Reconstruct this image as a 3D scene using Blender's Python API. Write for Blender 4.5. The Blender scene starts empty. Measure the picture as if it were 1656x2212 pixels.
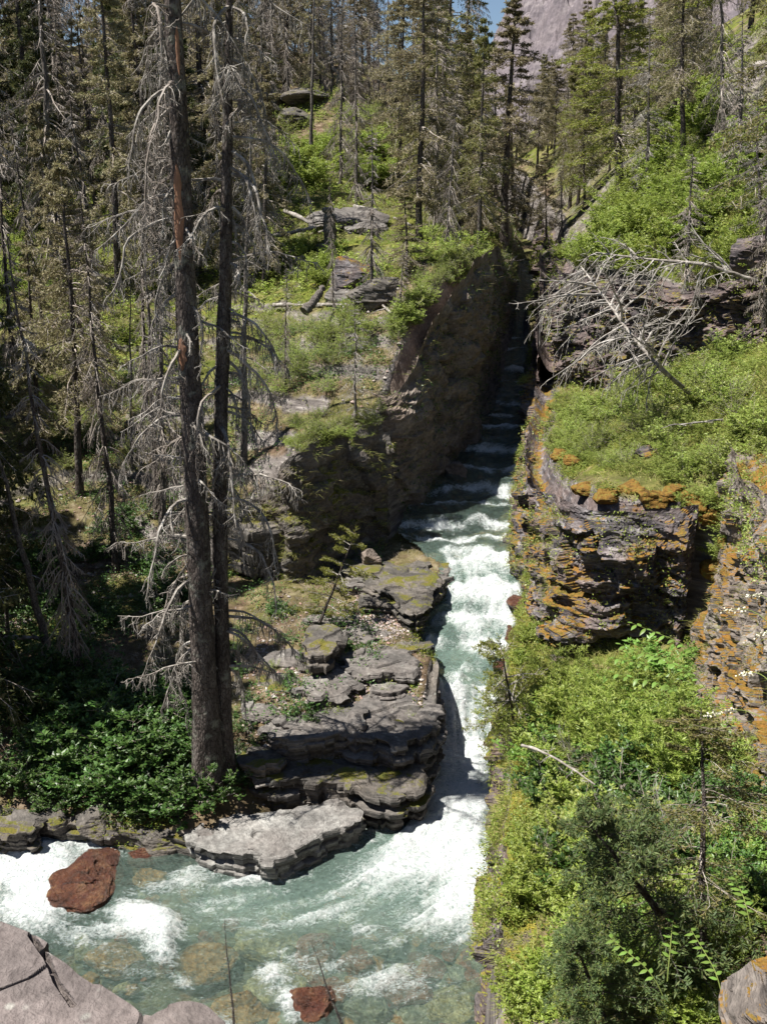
import bpy, math, random
import numpy as np
from mathutils import Vector

# ------------------------------------------------------------------ camera, sky, sun, exposure
SC = bpy.context.scene
COL = SC.collection
PITCH = math.radians(18.0)
CAMZ = 14.0
cam_data = bpy.data.cameras.new('camera')
cam_data.sensor_fit = 'VERTICAL'; cam_data.sensor_height = 36.0; cam_data.lens = 35.0
cam_data.clip_start = 0.1; cam_data.clip_end = 3000.0
cam = bpy.data.objects.new('camera', cam_data); COL.objects.link(cam)
cam.location = (0, 0, CAMZ); cam.rotation_euler = (math.radians(90) - PITCH, 0, 0)
SC.camera = cam

SUN_DIR = np.array([-0.43, -0.07, 0.89]); SUN_DIR /= np.linalg.norm(SUN_DIR)   # towards the sun
world = bpy.data.worlds.new('World'); SC.world = world; world.use_nodes = True
wn = world.node_tree; wn.nodes.clear()
sky = wn.nodes.new('ShaderNodeTexSky'); sky.sky_type = 'NISHITA'; sky.sun_disc = False
sky.sun_elevation = math.asin(SUN_DIR[2]); sky.sun_rotation = math.atan2(SUN_DIR[0], SUN_DIR[1])
sky.altitude = 1500.0; sky.air_density = 1.0; sky.dust_density = 0.6
bg = wn.nodes.new('ShaderNodeBackground'); bg.inputs['Strength'].default_value = 0.05
wo = wn.nodes.new('ShaderNodeOutputWorld')
wn.links.new(sky.outputs[0], bg.inputs[0]); wn.links.new(bg.outputs[0], wo.inputs[0])
sun_data = bpy.data.lights.new('sun', 'SUN'); sun_data.energy = 5.0; sun_data.angle = math.radians(0.53)
sun_data.color = (1.0, 0.96, 0.88)
sun = bpy.data.objects.new('sun', sun_data); COL.objects.link(sun)
sun.rotation_euler = Vector(SUN_DIR.tolist()).to_track_quat('Z', 'Y').to_euler()
SC.view_settings.view_transform = 'Standard'; SC.view_settings.look = 'None'
SC.view_settings.gamma = 1.0; SC.view_settings.exposure = 1.05
SC.cycles.max_bounces = 6; SC.cycles.transparent_max_bounces = 12
SC.cycles.diffuse_bounces = 1; SC.cycles.glossy_bounces = 2; SC.cycles.transmission_bounces = 3

# ------------------------------------------------------------------ picture <-> place (photo laid out as 1656 x 2212)
FD = 2212 * 35 / 36.0
SP, CP = math.sin(PITCH), math.cos(PITCH)
def ray(x, y):
    u = (np.asarray(x, float) - 828) / FD; v = (1106 - np.asarray(y, float)) / FD
    return u, CP + v * SP, -SP + v * CP
def WZ(x, y, z):
    a, b, c = ray(x, y); t = (z - CAMZ) / c
    return np.array([a * t, b * t, z])
def WY(x, y, Y):
    a, b, c = ray(x, y); t = Y / b
    return np.array([a * t, Y, CAMZ + c * t])
def PX(p):
    p = np.asarray(p, float); Z = p[..., 2] - CAMZ
    d = p[..., 1] * CP - Z * SP; up = p[..., 1] * SP + Z * CP
    d = np.where(np.abs(d) < .01, .01, d)
    return 828 + FD * p[..., 0] / d, 1106 - FD * up / d

# ------------------------------------------------------------------ noise
def _h(ix, iy, iz, s):
    n = (ix.astype(np.int64) * 374761393 + iy.astype(np.int64) * 668265263 + iz.astype(np.int64) * 2147483647 + s * 1274126177) & 0xffffffff
    n = ((n ^ (n >> 13)) * 1274126177) & 0xffffffff
    n = ((n ^ (n >> 16)) * 2246822519) & 0xffffffff
    return ((n ^ (n >> 15)) & 0xffffff) / float(0xffffff)
def vn(x, y, z, s=0):
    x, y, z = np.broadcast_arrays(np.asarray(x, float), np.asarray(y, float), np.asarray(z, float))
    x0, y0, z0 = np.floor(x), np.floor(y), np.floor(z); fx, fy, fz = x - x0, y - y0, z - z0
    fx = fx * fx * (3 - 2 * fx); fy = fy * fy * (3 - 2 * fy); fz = fz * fz * (3 - 2 * fz)
    def c(a, b, d): return _h(x0 + a, y0 + b, z0 + d, s)
    a = (c(0,0,0) * (1-fx) + c(1,0,0) * fx) * (1-fy) + (c(0,1,0) * (1-fx) + c(1,1,0) * fx) * fy
    b = (c(0,0,1) * (1-fx) + c(1,0,1) * fx) * (1-fy) + (c(0,1,1) * (1-fx) + c(1,1,1) * fx) * fy
    return a * (1-fz) + b * fz
def fbm(x, y, z, o=4, s=0, r=.5):
    t = 0; a = 1; n = 0
    for i in range(o):
        t = t + a * (vn(x * 2**i + 17.3*i, y * 2**i + 5.1*i, z * 2**i + 9.7*i, s + i) - .5); n += a; a *= r
    return t / n * 2          # about -1..1
def sm(a, b, x):
    t = np.clip((x - a) / (b - a), 0, 1); return t * t * (3 - 2 * t)

# ------------------------------------------------------------------ mesh helpers
def tag(o, label=None, cat=None, group=None, kind=None):
    if label: o['label'] = label
    if cat: o['category'] = cat
    if group: o['group'] = group
    if kind: o['kind'] = kind
    return o
def mesh_obj(name, V, F, mat, parent=None, smooth=False, attrs=None):
    """V (n,3); F (m,3|4) array or list of such arrays"""
    Fs = F if isinstance(F, list) else [F]
    Fs = [np.asarray(f, np.int32) for f in Fs if len(f)]
    V = np.asarray(V, np.float32)
    me = bpy.data.meshes.new(name)
    me.vertices.add(len(V)); me.vertices.foreach_set('co', V.ravel())
    nl = sum(f.size for f in Fs); npoly = sum(len(f) for f in Fs)
    me.loops.add(nl); me.loops.foreach_set('vertex_index', np.concatenate([f.ravel() for f in Fs]))
    me.polygons.add(npoly)
    tot = np.concatenate([np.full(len(f), f.shape[1], np.int32) for f in Fs])
    st = np.concatenate([[0], np.cumsum(tot)[:-1]]).astype(np.int32)
    me.polygons.foreach_set('loop_start', st)
    me.polygons.foreach_set('use_smooth', np.full(npoly, smooth))
    for k, a in (attrs or {}).items():
        at = me.attributes.new(k, 'FLOAT', 'POINT'); at.data.foreach_set('value', np.asarray(a, np.float32))
    me.update(calc_edges=True); me.validate()
    for m in (mat if isinstance(mat, list) else [mat]): me.materials.append(m)
    o = bpy.data.objects.new(name, me); COL.objects.link(o)
    if parent is not None: o.parent = parent
    return o
def grid_faces(n, m, wrap=False):
    i = np.arange(n - 1)[:, None]; j = np.arange(m if wrap else m - 1)[None, :]
    a = i * m + j; b = i * m + (j + 1) % m
    return np.stack([a, b, b + m, a + m], -1).reshape(-1, 4)
def tubes(P, R, k=4):
    """P (B,n,3) centre lines, R (B,n) radii -> verts, quads"""
    P = np.asarray(P, float); R = np.asarray(R, float); B, n, _ = P.shape
    T = np.gradient(P, axis=1); T /= np.linalg.norm(T, axis=2, keepdims=True) + 1e-9
    up = np.where(np.abs(T[:, :1, 2:3]) > .8, np.array([[[1., 0, 0]]]), np.array([[[0, 0, 1.]]]))
    N = np.cross(T, np.broadcast_to(up, T.shape)); N /= np.linalg.norm(N, axis=2, keepdims=True) + 1e-9
    Bn = np.cross(T, N)
    a = np.arange(k) * 2 * math.pi / k
    V = P[:, :, None] + R[:, :, None, None] * (np.cos(a)[:, None] * N[:, :, None] + np.sin(a)[:, None] * Bn[:, :, None])
    f = grid_faces(n, k, True)
    F = (np.arange(B) * n * k)[:, None, None] + f[None]
    return V.reshape(-1, 3), F.reshape(-1, 4)
class MB:
    def __init__(s): s.V = []; s.F = []; s.n = 0
    def add(s, V, F):
        s.V.append(np.asarray(V, float)); s.F.append(np.asarray(F) + s.n); s.n += len(V)
    def tubes(s, P, R, k=4): s.add(*tubes(P, R, k))
    def build(s, name, mat, parent=None, smooth=False):
        if not s.n: return None
        by = {}
        for f in s.F: by.setdefault(f.shape[1], []).append(f)
        return mesh_obj(name, np.concatenate(s.V), [np.concatenate(v) for v in by.values()], mat, parent, smooth)
def empty(name, loc, rz=0, scale=1):
    o = bpy.data.objects.new(name, None); COL.objects.link(o); o.location = loc
    o.rotation_euler = (0, 0, rz); o.scale = (scale,) * 3; o.empty_display_size = .2; return o
def children(o): return [c for c in bpy.data.objects if c.parent == o]
KIDS = {}
def copy_tree(o, kids):
    c = o.copy(); COL.objects.link(c)
    for k, sub in kids:
        d = k.copy(); COL.objects.link(d); d.parent = c
    return c

# ------------------------------------------------------------------ materials
def new_mat(name):
    m = bpy.data.materials.new(name); m.use_nodes = True; nt = m.node_tree; nt.nodes.clear()
    return m, nt
class NT:
    def __init__(s, name):
        s.m = bpy.data.materials.new(name); s.m.use_nodes = True; s.t = s.m.node_tree; s.t.nodes.clear()
    def n(s, typ, ins=None, **kw):
        nd = s.t.nodes.new('ShaderNode' + typ)
        for k, v in kw.items(): setattr(nd, k, v)
        for k, v in (ins or {}).items():
            if hasattr(v, 'is_linked') or hasattr(v, 'links'): s.t.links.new(v, nd.inputs[k])
            else: nd.inputs[k].default_value = v
        return nd
    def coord(s, scale=(1, 1, 1), which='Object', rot=(0, 0, 0)):
        c = s.n('TexCoord'); mp = s.n('Mapping', {'Vector': c.outputs[which], 'Scale': scale, 'Rotation': rot}); return mp.outputs[0]
    def noise(s, vec, scale=5, detail=4, rough=.55, dist=0):
        return s.n('TexNoise', {'Vector': vec, 'Scale': scale, 'Detail': detail, 'Roughness': rough, 'Distortion': dist}).outputs['Fac']
    def ramp(s, fac, stops):
        r = s.n('ValToRGB', {'Fac': fac}); cr = r.color_ramp
        while len(cr.elements) > 1: cr.elements.remove(cr.elements[-1])
        for i, (p, c) in enumerate(stops):
            e = cr.elements[0] if i == 0 else cr.elements.new(p)
            e.position = p; e.color = (c, c, c, 1) if isinstance(c, (int, float)) else tuple(c) + (1,)
        return r.outputs[0]
    def mix(s, fac, a, b, blend='MIX'):
        nd = s.n('Mix', data_type='RGBA', blend_type=blend)
        for i, v in ((0, fac), (6, a), (7, b)):
            if hasattr(v, 'links'): s.t.links.new(v, nd.inputs[i])
            else: nd.inputs[i].default_value = v if i == 0 else tuple(v) + (1,)
        return nd.outputs[2]
    def math(s, op, a, b=0, clamp=False):
        nd = s.n('Math', operation=op, use_clamp=clamp)
        for i, v in enumerate((a, b)):
            if hasattr(v, 'links'): s.t.links.new(v, nd.inputs[i])
            else: nd.inputs[i].default_value = v
        return nd.outputs[0]
    def bump(s, h, strength=.5, dist=.05, normal=None):
        d = {'Height': h, 'Strength': strength, 'Distance': dist}
        if normal: d['Normal'] = normal
        return s.n('Bump', d).outputs[0]
    def out(s, sh):
        o = s.n('OutputMaterial'); s.t.links.new(sh, o.inputs[0]); return s.m
    def bsdf(s, color, rough=.8, normal=None, spec=.3, **kw):
        d = {'Base Color': color if hasattr(color, 'links') else tuple(color) + (1,), 'Roughness': rough, 'Specular IOR Level': spec}
        if normal: d['Normal'] = normal
        d.update(kw)
        return s.n('BsdfPrincipled', d).outputs[0]

def rock_mat(name, cols, moss, moss_amt=.5, moss_lo=.25, strata=5.0, tilt=(0, .08, 0), lichen=.3, bump=.7, warm=None, scale=1.0, rough=.82):
    t = NT(name); co = t.coord((scale,) * 3, rot=tilt); st = t.coord((.7*scale, .7*scale, strata*scale), rot=tilt)
    a = t.noise(st, 1.3, 6, .62, .4); b = t.noise(co, .8, 5, .6); c = t.noise(co, 9, 4, .65)
    col = t.ramp(a, [(.3, cols[0]), (.5, cols[1]), (.68, cols[2])])
    col = t.mix(t.ramp(b, [(.42, 0.), (.62, .75)]), col, warm or cols[1])
    col = t.mix(t.ramp(c, [(.35, .55), (.7, 0.)]), col, tuple(v * .45 for v in cols[0]))
    if lichen:
        l = t.n('TexVoronoi', {'Vector': co, 'Scale': 5.5}, feature='F1').outputs['Distance']
        lf = t.math('MULTIPLY', t.ramp(l, [(.12, 1.), (.28, 0.)]), t.ramp(t.noise(co, 2.3, 3), [(.5, 0.), (.6, lichen)]))
        col = t.mix(lf, col, (.42, .43, .38))
    crack = t.ramp(t.noise(t.coord((.8*scale, .8*scale, 3.2*scale), rot=tilt), 2.2, 3, .5, 1.2), [(.47, 1.), (.5, 0.), (.53, 1.)])
    if moss_amt > 0:
        g = t.n('NewGeometry'); sp = t.n('SeparateXYZ', {'Vector': g.outputs['Normal']}).outputs[2]
        mm = t.math('ADD', sp, t.math('MULTIPLY', t.math('SUBTRACT', t.noise(co, 1.3, 5, .6), .5), 3.0))
        mm = t.math('ADD', mm, t.math('MULTIPLY', t.math('SUBTRACT', t.noise(co, 14, 4, .7), .5), .9))
        mf = t.ramp(t.math('MULTIPLY', mm, .5), [((1.0 - moss_amt) / 2, 0.), ((1.22 - moss_amt) / 2, 1.)])
        mc = t.mix(t.ramp(t.noise(co, 5, 5, .7), [(.35, 0.), (.65, 1.)]), moss[0], moss[1])
        mc = t.mix(t.ramp(t.noise(co, 28, 3, .7), [(.35, .55), (.6, 0.)]), mc, (.02, .018, .008))
        col = t.mix(mf, col, mc)
    h = t.math('ADD', t.math('MULTIPLY', a, 1.0), t.math('MULTIPLY', c, .45))
    h = t.math('ADD', h, t.math('MULTIPLY', crack, .07))
    h = t.math('ADD', h, t.math('MULTIPLY', t.noise(co, 30, 3, .6), .2))
    nb = t.bump(h, bump, .12)
    return t.out(t.bsdf(col, rough, nb, .25 if rough > .6 else .5))

def simple_mat(name, c1, c2, scale=4, rough=.85, bump=.4, stretch=(1, 1, 1), spec=.2, c3=None):
    t = NT(name); co = t.coord(stretch)
    n = t.noise(co, scale, 5, .6)
    col = t.ramp(n, [(.35, c1), (.65, c2)] if c3 is None else [(.32, c1), (.5, c2), (.66, c3)])
    return t.out(t.bsdf(col, rough, t.bump(t.noise(co, scale * 2.5, 4), bump, .03), spec))
def leaf_mat(name, cols, trans=.35, rough=.55, spec=.3, big=None):
    t = NT(name); g = t.n('NewGeometry'); r = g.outputs['Random Per Island']
    n = len(cols); col = t.ramp(r, [(i / max(1, n - 1), c) for i, c in enumerate(cols)])
    oi = t.n('ObjectInfo').outputs['Random']
    hs = t.n('HueSaturation', {'Color': col, 'Value': t.math('ADD', .82, t.math('MULTIPLY', oi, .36)), 'Hue': t.math('ADD', .49, t.math('MULTIPLY', oi, .02))}).outputs[0]
    if big:
        hs = t.mix(t.ramp(t.noise(t.coord(), big[0], 3), [(.42, 0.), (.6, 1.)]), hs, big[1], 'MIX')
    d = t.bsdf(hs, rough, None, spec)
    if trans > 0:
        tr = t.n('BsdfTranslucent', {'Color': hs}).outputs[0]
        d = t.n('MixShader', {0: trans, 1: d, 2: tr}).outputs[0]
    return t.out(d)

M = {}
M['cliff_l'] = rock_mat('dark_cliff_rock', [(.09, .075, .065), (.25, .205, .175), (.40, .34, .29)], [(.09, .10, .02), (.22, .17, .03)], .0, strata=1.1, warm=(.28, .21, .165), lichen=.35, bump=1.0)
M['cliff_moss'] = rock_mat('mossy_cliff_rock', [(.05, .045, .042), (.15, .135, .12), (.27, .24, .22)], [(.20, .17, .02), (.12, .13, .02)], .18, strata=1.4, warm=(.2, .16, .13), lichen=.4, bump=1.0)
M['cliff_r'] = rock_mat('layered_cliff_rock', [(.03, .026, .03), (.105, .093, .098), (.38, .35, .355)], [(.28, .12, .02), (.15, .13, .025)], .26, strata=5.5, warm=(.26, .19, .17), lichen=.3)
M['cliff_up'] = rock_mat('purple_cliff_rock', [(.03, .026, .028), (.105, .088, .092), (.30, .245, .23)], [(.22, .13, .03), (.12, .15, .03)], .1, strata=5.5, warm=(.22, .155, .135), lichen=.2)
M['cliff_o'] = rock_mat('orange_moss_rock', [(.07, .06, .055), (.22, .19, .17), (.38, .34, .30)], [(.27, .12, .02), (.15, .11, .02)], .36, strata=2.2, warm=(.24, .19, .16), lichen=.3)
M['wall'] = rock_mat('river_wall_rock', [(.05, .045, .045), (.14, .12, .12), (.28, .24, .23)], [(.13, .16, .025), (.28, .22, .03)], .30, strata=2.5, warm=(.2, .12, .08), lichen=.1)
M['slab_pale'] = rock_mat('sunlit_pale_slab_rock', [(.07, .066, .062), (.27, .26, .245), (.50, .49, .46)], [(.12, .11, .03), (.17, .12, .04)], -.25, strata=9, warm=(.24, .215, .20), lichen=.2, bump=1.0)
M['slab'] = rock_mat('pale_slab_rock', [(.045, .042, .039), (.17, .155, .145), (.36, .34, .315)], [(.12, .11, .03), (.17, .12, .04)], -.15, strata=8, warm=(.19, .165, .15), lichen=.3)  # rock tones darkened to stand in for tree shade on the ledges
M['slab_moss'] = rock_mat('mossy_slab_rock', [(.03, .028, .026), (.11, .10, .09), (.24, .215, .195)], [(.16, .13, .02), (.10, .11, .02)], .02, strata=8, warm=(.20, .17, .145), lichen=.3)  # moss is real; rock tones also darkened in place of tree shade
M['red'] = rock_mat('wet_red_rock', [(.03, .012, .008), (.14, .05, .022), (.36, .21, .10)], [(.1, .1, .02), (.1, .1, .02)], 0, strata=1.2, warm=(.09, .025, .018), lichen=.0, scale=2.4, bump=1.0, rough=.38)
M['fore'] = rock_mat('foreground_grey_rock', [(.10, .082, .078), (.19, .16, .15), (.34, .30, .285)], [(.1, .1, .02), (.1, .1, .02)], 0, strata=1.2, warm=(.20, .16, .15), lichen=.4, bump=.5, scale=2.2)
M['peak'] = rock_mat('far_mountain_rock', [(.08, .07, .08), (.18, .15, .165), (.30, .26, .265)], [(.1, .1, .02), (.1, .1, .02)], 0, strata=2.5, warm=(.2, .165, .175), lichen=0, scale=.09, bump=1.0)
def ground_mat():
    t = NT('forest_ground'); co = t.coord()
    g = t.n('NewGeometry'); nz = t.n('SeparateXYZ', {'Vector': g.outputs['Normal']}).outputs[2]
    soil = t.ramp(t.noise(co, 2.2, 6, .65), [(.3, (.05, .035, .022)), (.5, (.13, .09, .06)), (.7, (.27, .22, .16))])
    green = t.ramp(t.noise(co, 1.1, 6, .7), [(.3, (.03, .04, .01)), (.5, (.10, .12, .022)), (.7, (.22, .20, .05))])
    f = t.ramp(t.noise(co, .45, 5, .65), [(.42, 0.), (.56, 1.)])
    at = t.n('Attribute', attribute_name='green').outputs['Fac']
    f = t.math('MULTIPLY', f, t.math('ADD', .35, at), True); f = t.math('MAXIMUM', f, t.math('SUBTRACT', at, .35), True)
    col = t.mix(f, soil, green)
    rk = t.ramp(t.noise(t.coord((.7, .7, 5)), 1.4, 6, .6), [(.3, (.06, .052, .05)), (.52, (.17, .15, .14)), (.7, (.34, .31, .29))])
    rf = t.ramp(t.math('ADD', nz, t.math('MULTIPLY', t.noise(co, 1.5, 4), .3)), [(.78, 1.), (.92, 0.)])
    col = t.mix(rf, col, rk)
    h = t.math('ADD', t.noise(co, 6, 6, .7), t.noise(t.coord((.7, .7, 5)), 1.4, 6, .6))
    return t.out(t.bsdf(col, .95, t.bump(h, .7, .12), .1))
M['moss'] = simple_mat('moss_cushion', (.06, .04, .012), (.17, .09, .018), 9, c3=(.15, .14, .03), bump=1.0)
M['ground'] = ground_mat()
def bed_mat():
    t = NT('river_bed'); co = t.coord()
    v = t.n('TexVoronoi', {'Vector': co, 'Scale': 3.2, 'Randomness': 1.0}); cell = v.outputs['Color']
    s = t.n('SeparateColor', {'Color': cell}).outputs[0]
    col = t.ramp(s, [(0., (.20, .07, .05)), (.2, (.24, .22, .14)), (.45, (.30, .26, .17)), (.7, (.16, .17, .14)), (.9, (.34, .20, .12)), (1., (.42, .38, .26))])
    col = t.mix(t.ramp(v.outputs['Distance'], [(.25, 0.), (.6, .8)]), col, (.08, .08, .06))
    return t.out(t.bsdf(col, .8, t.bump(v.outputs['Distance'], -.8, .1), .2))
M['bed'] = bed_mat()
def water_mat():
    t = NT('river_water'); co = t.coord()
    foam = t.n('Attribute', attribute_name='foam').outputs['Fac']
    turb = t.n('Attribute', attribute_name='turb').outputs['Fac']
    n1 = t.noise(t.coord((3, 3, 3)), 1.6, 7, .72, 1.6); n2 = t.noise(t.coord((9, 9, 9)), 2, 5, .7, .8)
    rip = t.math('ADD', t.math('MULTIPLY', n1, .8), t.math('MULTIPLY', n2, .35))
    n3 = t.noise(t.coord((2.2, 4, 3), rot=(0, 0, .35)), 2.4, 6, .75, 2.2)
    ff = t.math('ADD', foam, t.math('MULTIPLY', t.math('SUBTRACT', n1, .5), 1.1))
    ff = t.math('ADD', ff, t.math('MULTIPLY', t.math('SUBTRACT', n2, .5), .55))
    ff = t.math('ADD', ff, t.math('MULTIPLY', t.math('SUBTRACT', n3, .5), 1.2))
    ff = t.ramp(ff, [(.30, 0.), (.55, .35), (.85, .85), (1., 1.)])
    nb = t.bump(rip, .8, .20); nf = t.bump(t.math('ADD', rip, t.math('MULTIPLY', n3, .8)), .8, .35)
    tb = t.math('MULTIPLY', t.math('SUBTRACT', n3, .45), .9)
    deep = t.n('BsdfDiffuse', {'Color': (.29, .42, .36, 1), 'Normal': nb}).outputs[0]
    tr = t.n('BsdfTransparent', {'Color': (.82, .88, .76, 1)}).outputs[0]
    body = t.n('MixShader', {0: t.math('ADD', t.math('ADD', .04, tb), t.math('MULTIPLY', turb, .62), True), 1: tr, 2: deep}).outputs[0]
    gl = t.n('BsdfGlossy', {'Color': (1, 1, 1, 1), 'Roughness': .07, 'Normal': nb}).outputs[0]
    fr = t.n('Fresnel', {'IOR': 1.33, 'Normal': nb}).outputs[0]
    wat = t.n('MixShader', {0: fr, 1: body, 2: gl}).outputs[0]
    fo = t.bsdf(t.ramp(t.math('ADD', n2, t.math('MULTIPLY', t.math('SUBTRACT', n1, .5), .8)), [(.25, (.50, .62, .62)), (.42, (.80, .86, .86)), (.58, (.93, .95, .95))]), .6, nf, .3)
    return t.out(t.n('MixShader', {0: ff, 1: wat, 2: fo}).outputs[0])
M['water'] = water_mat()

# ------------------------------------------------------------------ shape of the land
def rbf(pts):
    P = np.array([p[:2] for p in pts], float); z = np.array([p[2] for p in pts], float); n = len(P)
    D = np.hypot(P[:, None, 0] - P[None, :, 0], P[:, None, 1] - P[None, :, 1])
    A = np.zeros((n + 3, n + 3)); A[:n, :n] = D + np.eye(n) * .02; A[:n, n] = 1; A[:n, n+1:] = P; A[n, :n] = 1; A[n+1:, :n] = P.T
    w = np.linalg.solve(A, np.concatenate([z, [0, 0, 0]]))
    def f(x, y):
        x = np.asarray(x, float); y = np.asarray(y, float); o = w[n] + w[n+1] * x + w[n+2] * y
        for i in range(n): o = o + w[i] * np.hypot(x - P[i, 0], y - P[i, 1])
        return o
    return f
def sdist(poly, x, y):
    """signed distance, positive inside"""
    P = np.asarray(poly, float); x = np.asarray(x, float); y = np.asarray(y, float)
    d = np.full(x.shape, 1e9); ins = np.zeros(x.shape, bool)
    for i in range(len(P)):
        ax, ay = P[i]; bx, by = P[(i + 1) % len(P)]
        ex, ey = bx - ax, by - ay; t = np.clip(((x - ax) * ex + (y - ay) * ey) / (ex * ex + ey * ey + 1e-12), 0, 1)
        d = np.minimum(d, np.hypot(x - ax - t * ex, y - ay - t * ey))
        c = ((ay > y) != (by > y)) & (x < (bx - ax) * (y - ay) / (by - ay + 1e-12) + ax); ins ^= c
    return np.where(ins, d, -d)
WYK = [-50, 22.9, 23.3, 24.15, 25.1, 25.7, 26.0, 26.9, 27.2, 28.0, 28.4, 29.5, 30.1, 31.5, 32.0, 34.0, 34.5, 37.5, 38.2, 43.0, 44.2, 47, 48.5, 52, 57, 75]
WZK = [0, 0, .15, 1.2, 1.55, 1.65, 1.9, 2.0, 2.3, 2.4, 2.7, 2.8, 3.1, 3.2, 3.5, 3.6, 3.95, 4.3, 4.7, 5.0, 5.6, 5.7, 6.3, 6.5, 7.2, 9]
def water_z(Y): return np.interp(Y, WYK, WZK)
def w2(x, y, z): p = WZ(x, y, z); return (p[0], p[1])
RIV = [(-60, 21.5), (-16, 20.6)] + [w2(*a) for a in [(0,1800,0),(250,1828,0),(390,1838,0),(430,1856,0),(640,1878,0),(705,1835,0),(780,1765,0),(930,1700,0),(940,1610,0),(950,1480,1.2),(905,1420,1.6),(925,1340,2.0),(958,1280,2.5),(966,1200,3.0),(885,1150,3.2),(950,1010,4.1),(1020,950,4.6),(1080,850,5.3),(1100,760,6.2),(1114,690,7.0)]] \
    + [(10, 75), (12, 75)] + [w2(*a) for a in [(1130,690,7.),(1128,760,6.2),(1128,830,5.4),(1145,930,4.9),(1136,1010,4.1),(1134,1190,3.0),(1128,1280,2.5),(1108,1400,1.7),(1078,1480,1.2),(1066,1600,0),(1070,1750,0),(1066,2000,0),(1046,2212,0)]] \
    + [(1.5, 11.6), (-14, 12.5), (-60, 12)]
UL = [(-300, 24.5), (-40, 24.5), (-11, 25.5), (-7, 27.3), (-5.3, 29.6), (-3.5, 29.7), (-2.9, 28.5), (-1.0, 30.0), (.33, 30.8), (1.9, 34.7), (3.5, 37.7), (5.15, 43.4), (6.35, 51.1), (7.2, 55), (10, 75), (10, 500), (-300, 500)]
UR = [(12, 75), (8.0, 54.7), (7.0, 46), (6.3, 40.5), (5.75, 37), (5.2, 34.5), (4.55, 31), (4.35, 29.5), (4.3, 26.6), (4.55, 23.2), (5.0, 22.3), (6.35, 22.0), (7.5, 21.4), (7.05, 18), (6.25, 13), (5.5, 10), (4.1, 7.6), (3.5, 4), (3.5, -40), (300, -40), (300, 500), (12, 500)]
UR2 = [(11.5, 75), (8.8, 54), (7.4, 44), (6.8, 39), (8.3, 36.6), (10.3, 33.6), (12, 31.5), (20, 24), (300, 20), (300, 500), (12, 500)]
low_f = rbf([(-60,22.5,.6),(-16,21.5,.5)] + [tuple(WZ(*a)) for a in [(0,1780,.5),(200,1780,.5),(450,1700,.95),(380,1760,.45),(600,1745,.25),(720,1745,.2),(900,1650,1.3),(920,1500,1.8),(700,1500,1.9),(600,1600,1.5),(550,1400,1.9),(750,1400,2.1),(880,1400,2.0),(900,1300,2.4),(930,1200,2.9),(870,1170,2.9),(650,1300,2.2),(800,1250,2.6),(300,1600,1.2),(100,1600,1.1),(0,1500,1.3),
    (1160,1400,2.9),(1130,1480,2.3),(1110,1600,2.4),(1110,1750,2.8),(1110,2000,2.9),(1110,2212,2.8),(1300,1480,3.1),(1450,1450,3.7),(1300,1700,3.3),(1500,1700,4.2),(1300,2000,3.6),(1550,2000,4.6),(1300,2212,4.2),(1160,1300,2.9)]] + [(7.5,55,7.8),(4,40,4.8),(12,75,9.5),(-11,24.5,1.2),(-40,23.5,1.5)])
upL_f = rbf([(-300,30,4),(-40,24.5,1.5),(-11,25,1.3),(-7,27,1.8),(-11,26,1.5),(-14,33,4.2),(-10,33,3.6),(-12,38,5.8),(-16,43,8.6),(-8,43,8.6),(-20,52,10.6),(-6,50,11.2),(-20,62,12.9),(-10,80,17.6),(-60,80,19),(-6,30.2,3.0),(-5.3,30,3.9),(-5.3,29.2,2.6),(-3.6,30.3,4.8),(-2.9,28.9,6.6),(-1,30.4,6.4),(.33,31.4,6.7),(-2.4,30.8,6.9),(.9,33,9.0),(1.5,38.5,11.3),(0,37,10.3),(2.5,41,12.0),(.3,35.2,9.8),(3.8,44,12.1),(1.2,35.6,10.4),(2.6,38.2,11.7),(1.9,35.3,10.4),(3.4,38.4,11.7),(5.1,43.8,11.1),(6.2,51.2,9.4),(7,55,9.5),(10,75,11.5),
    (-1.9,32.2,7.2),(-5,33,6.0),(-2.8,34.2,8.05),(-.45,34.6,8.9),(-2,42,10.5),(-2.8,48,12.1),(-3,56,13.7),(-3.9,70,17.1),(-5,85,21.2),(2.8,52,13),(3.7,70,15.5),(0,110,26),(-60,110,27),(0,150,29),(-100,150,31),(8,72,12),(10,100,14),(14,150,15),(0,500,32),(-300,500,32),(-250,120,30)])
upR_f = rbf([(12,75,10),(8,55,9.0),(6.6,46,8.0),(6.2,40,6.5),(5.75,37,5.9),(5.1,33,5.9),(4.6,31,5.7),(4.6,27,5.9),(4.9,24.2,6.6),(5.3,23.6,6.9),(6.3,23,6.9),(7.5,22.5,6.9),(7.7,28,7.7),(9.6,26,8.9),(10.8,30,9.1),(8.3,35.5,7.0),(10.3,32.6,8.6),(12,30.5,9.6),(7.5,20,7.5),(6.9,17,8.1),(6.5,14,8.8),(6.,13,9),(5.3,10,9.4),(5.5,8,9.6),(8,9,11),(4.5,4,10.2),(4,-10,11),(12,20,12),(20,15,17),(300,0,60),(20,24,15),(300,500,60),(12,300,14)])
upR2_f = rbf([(12,76,11.5),(8.9,54.5,10.2),(7.5,45,10.3),(7.4,39.6,11.0),(8.4,37.4,10.9),(8.8,40,11.5),(10.3,34.6,10.6),(11.4,34.2,11.0),(12,32.4,11.2),(11.2,44,13.2),(13.5,46,16),(15.2,46,18.8),(10.9,52,13.5),(10.2,58,11.4),(18,50,22),(30,50,33),(16,35,15),(25,26,22),(14,75,14),(20,80,20),(60,80,48),(12,150,15),(30,150,28),(300,100,90),(300,500,90),(12,500,15)])
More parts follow.
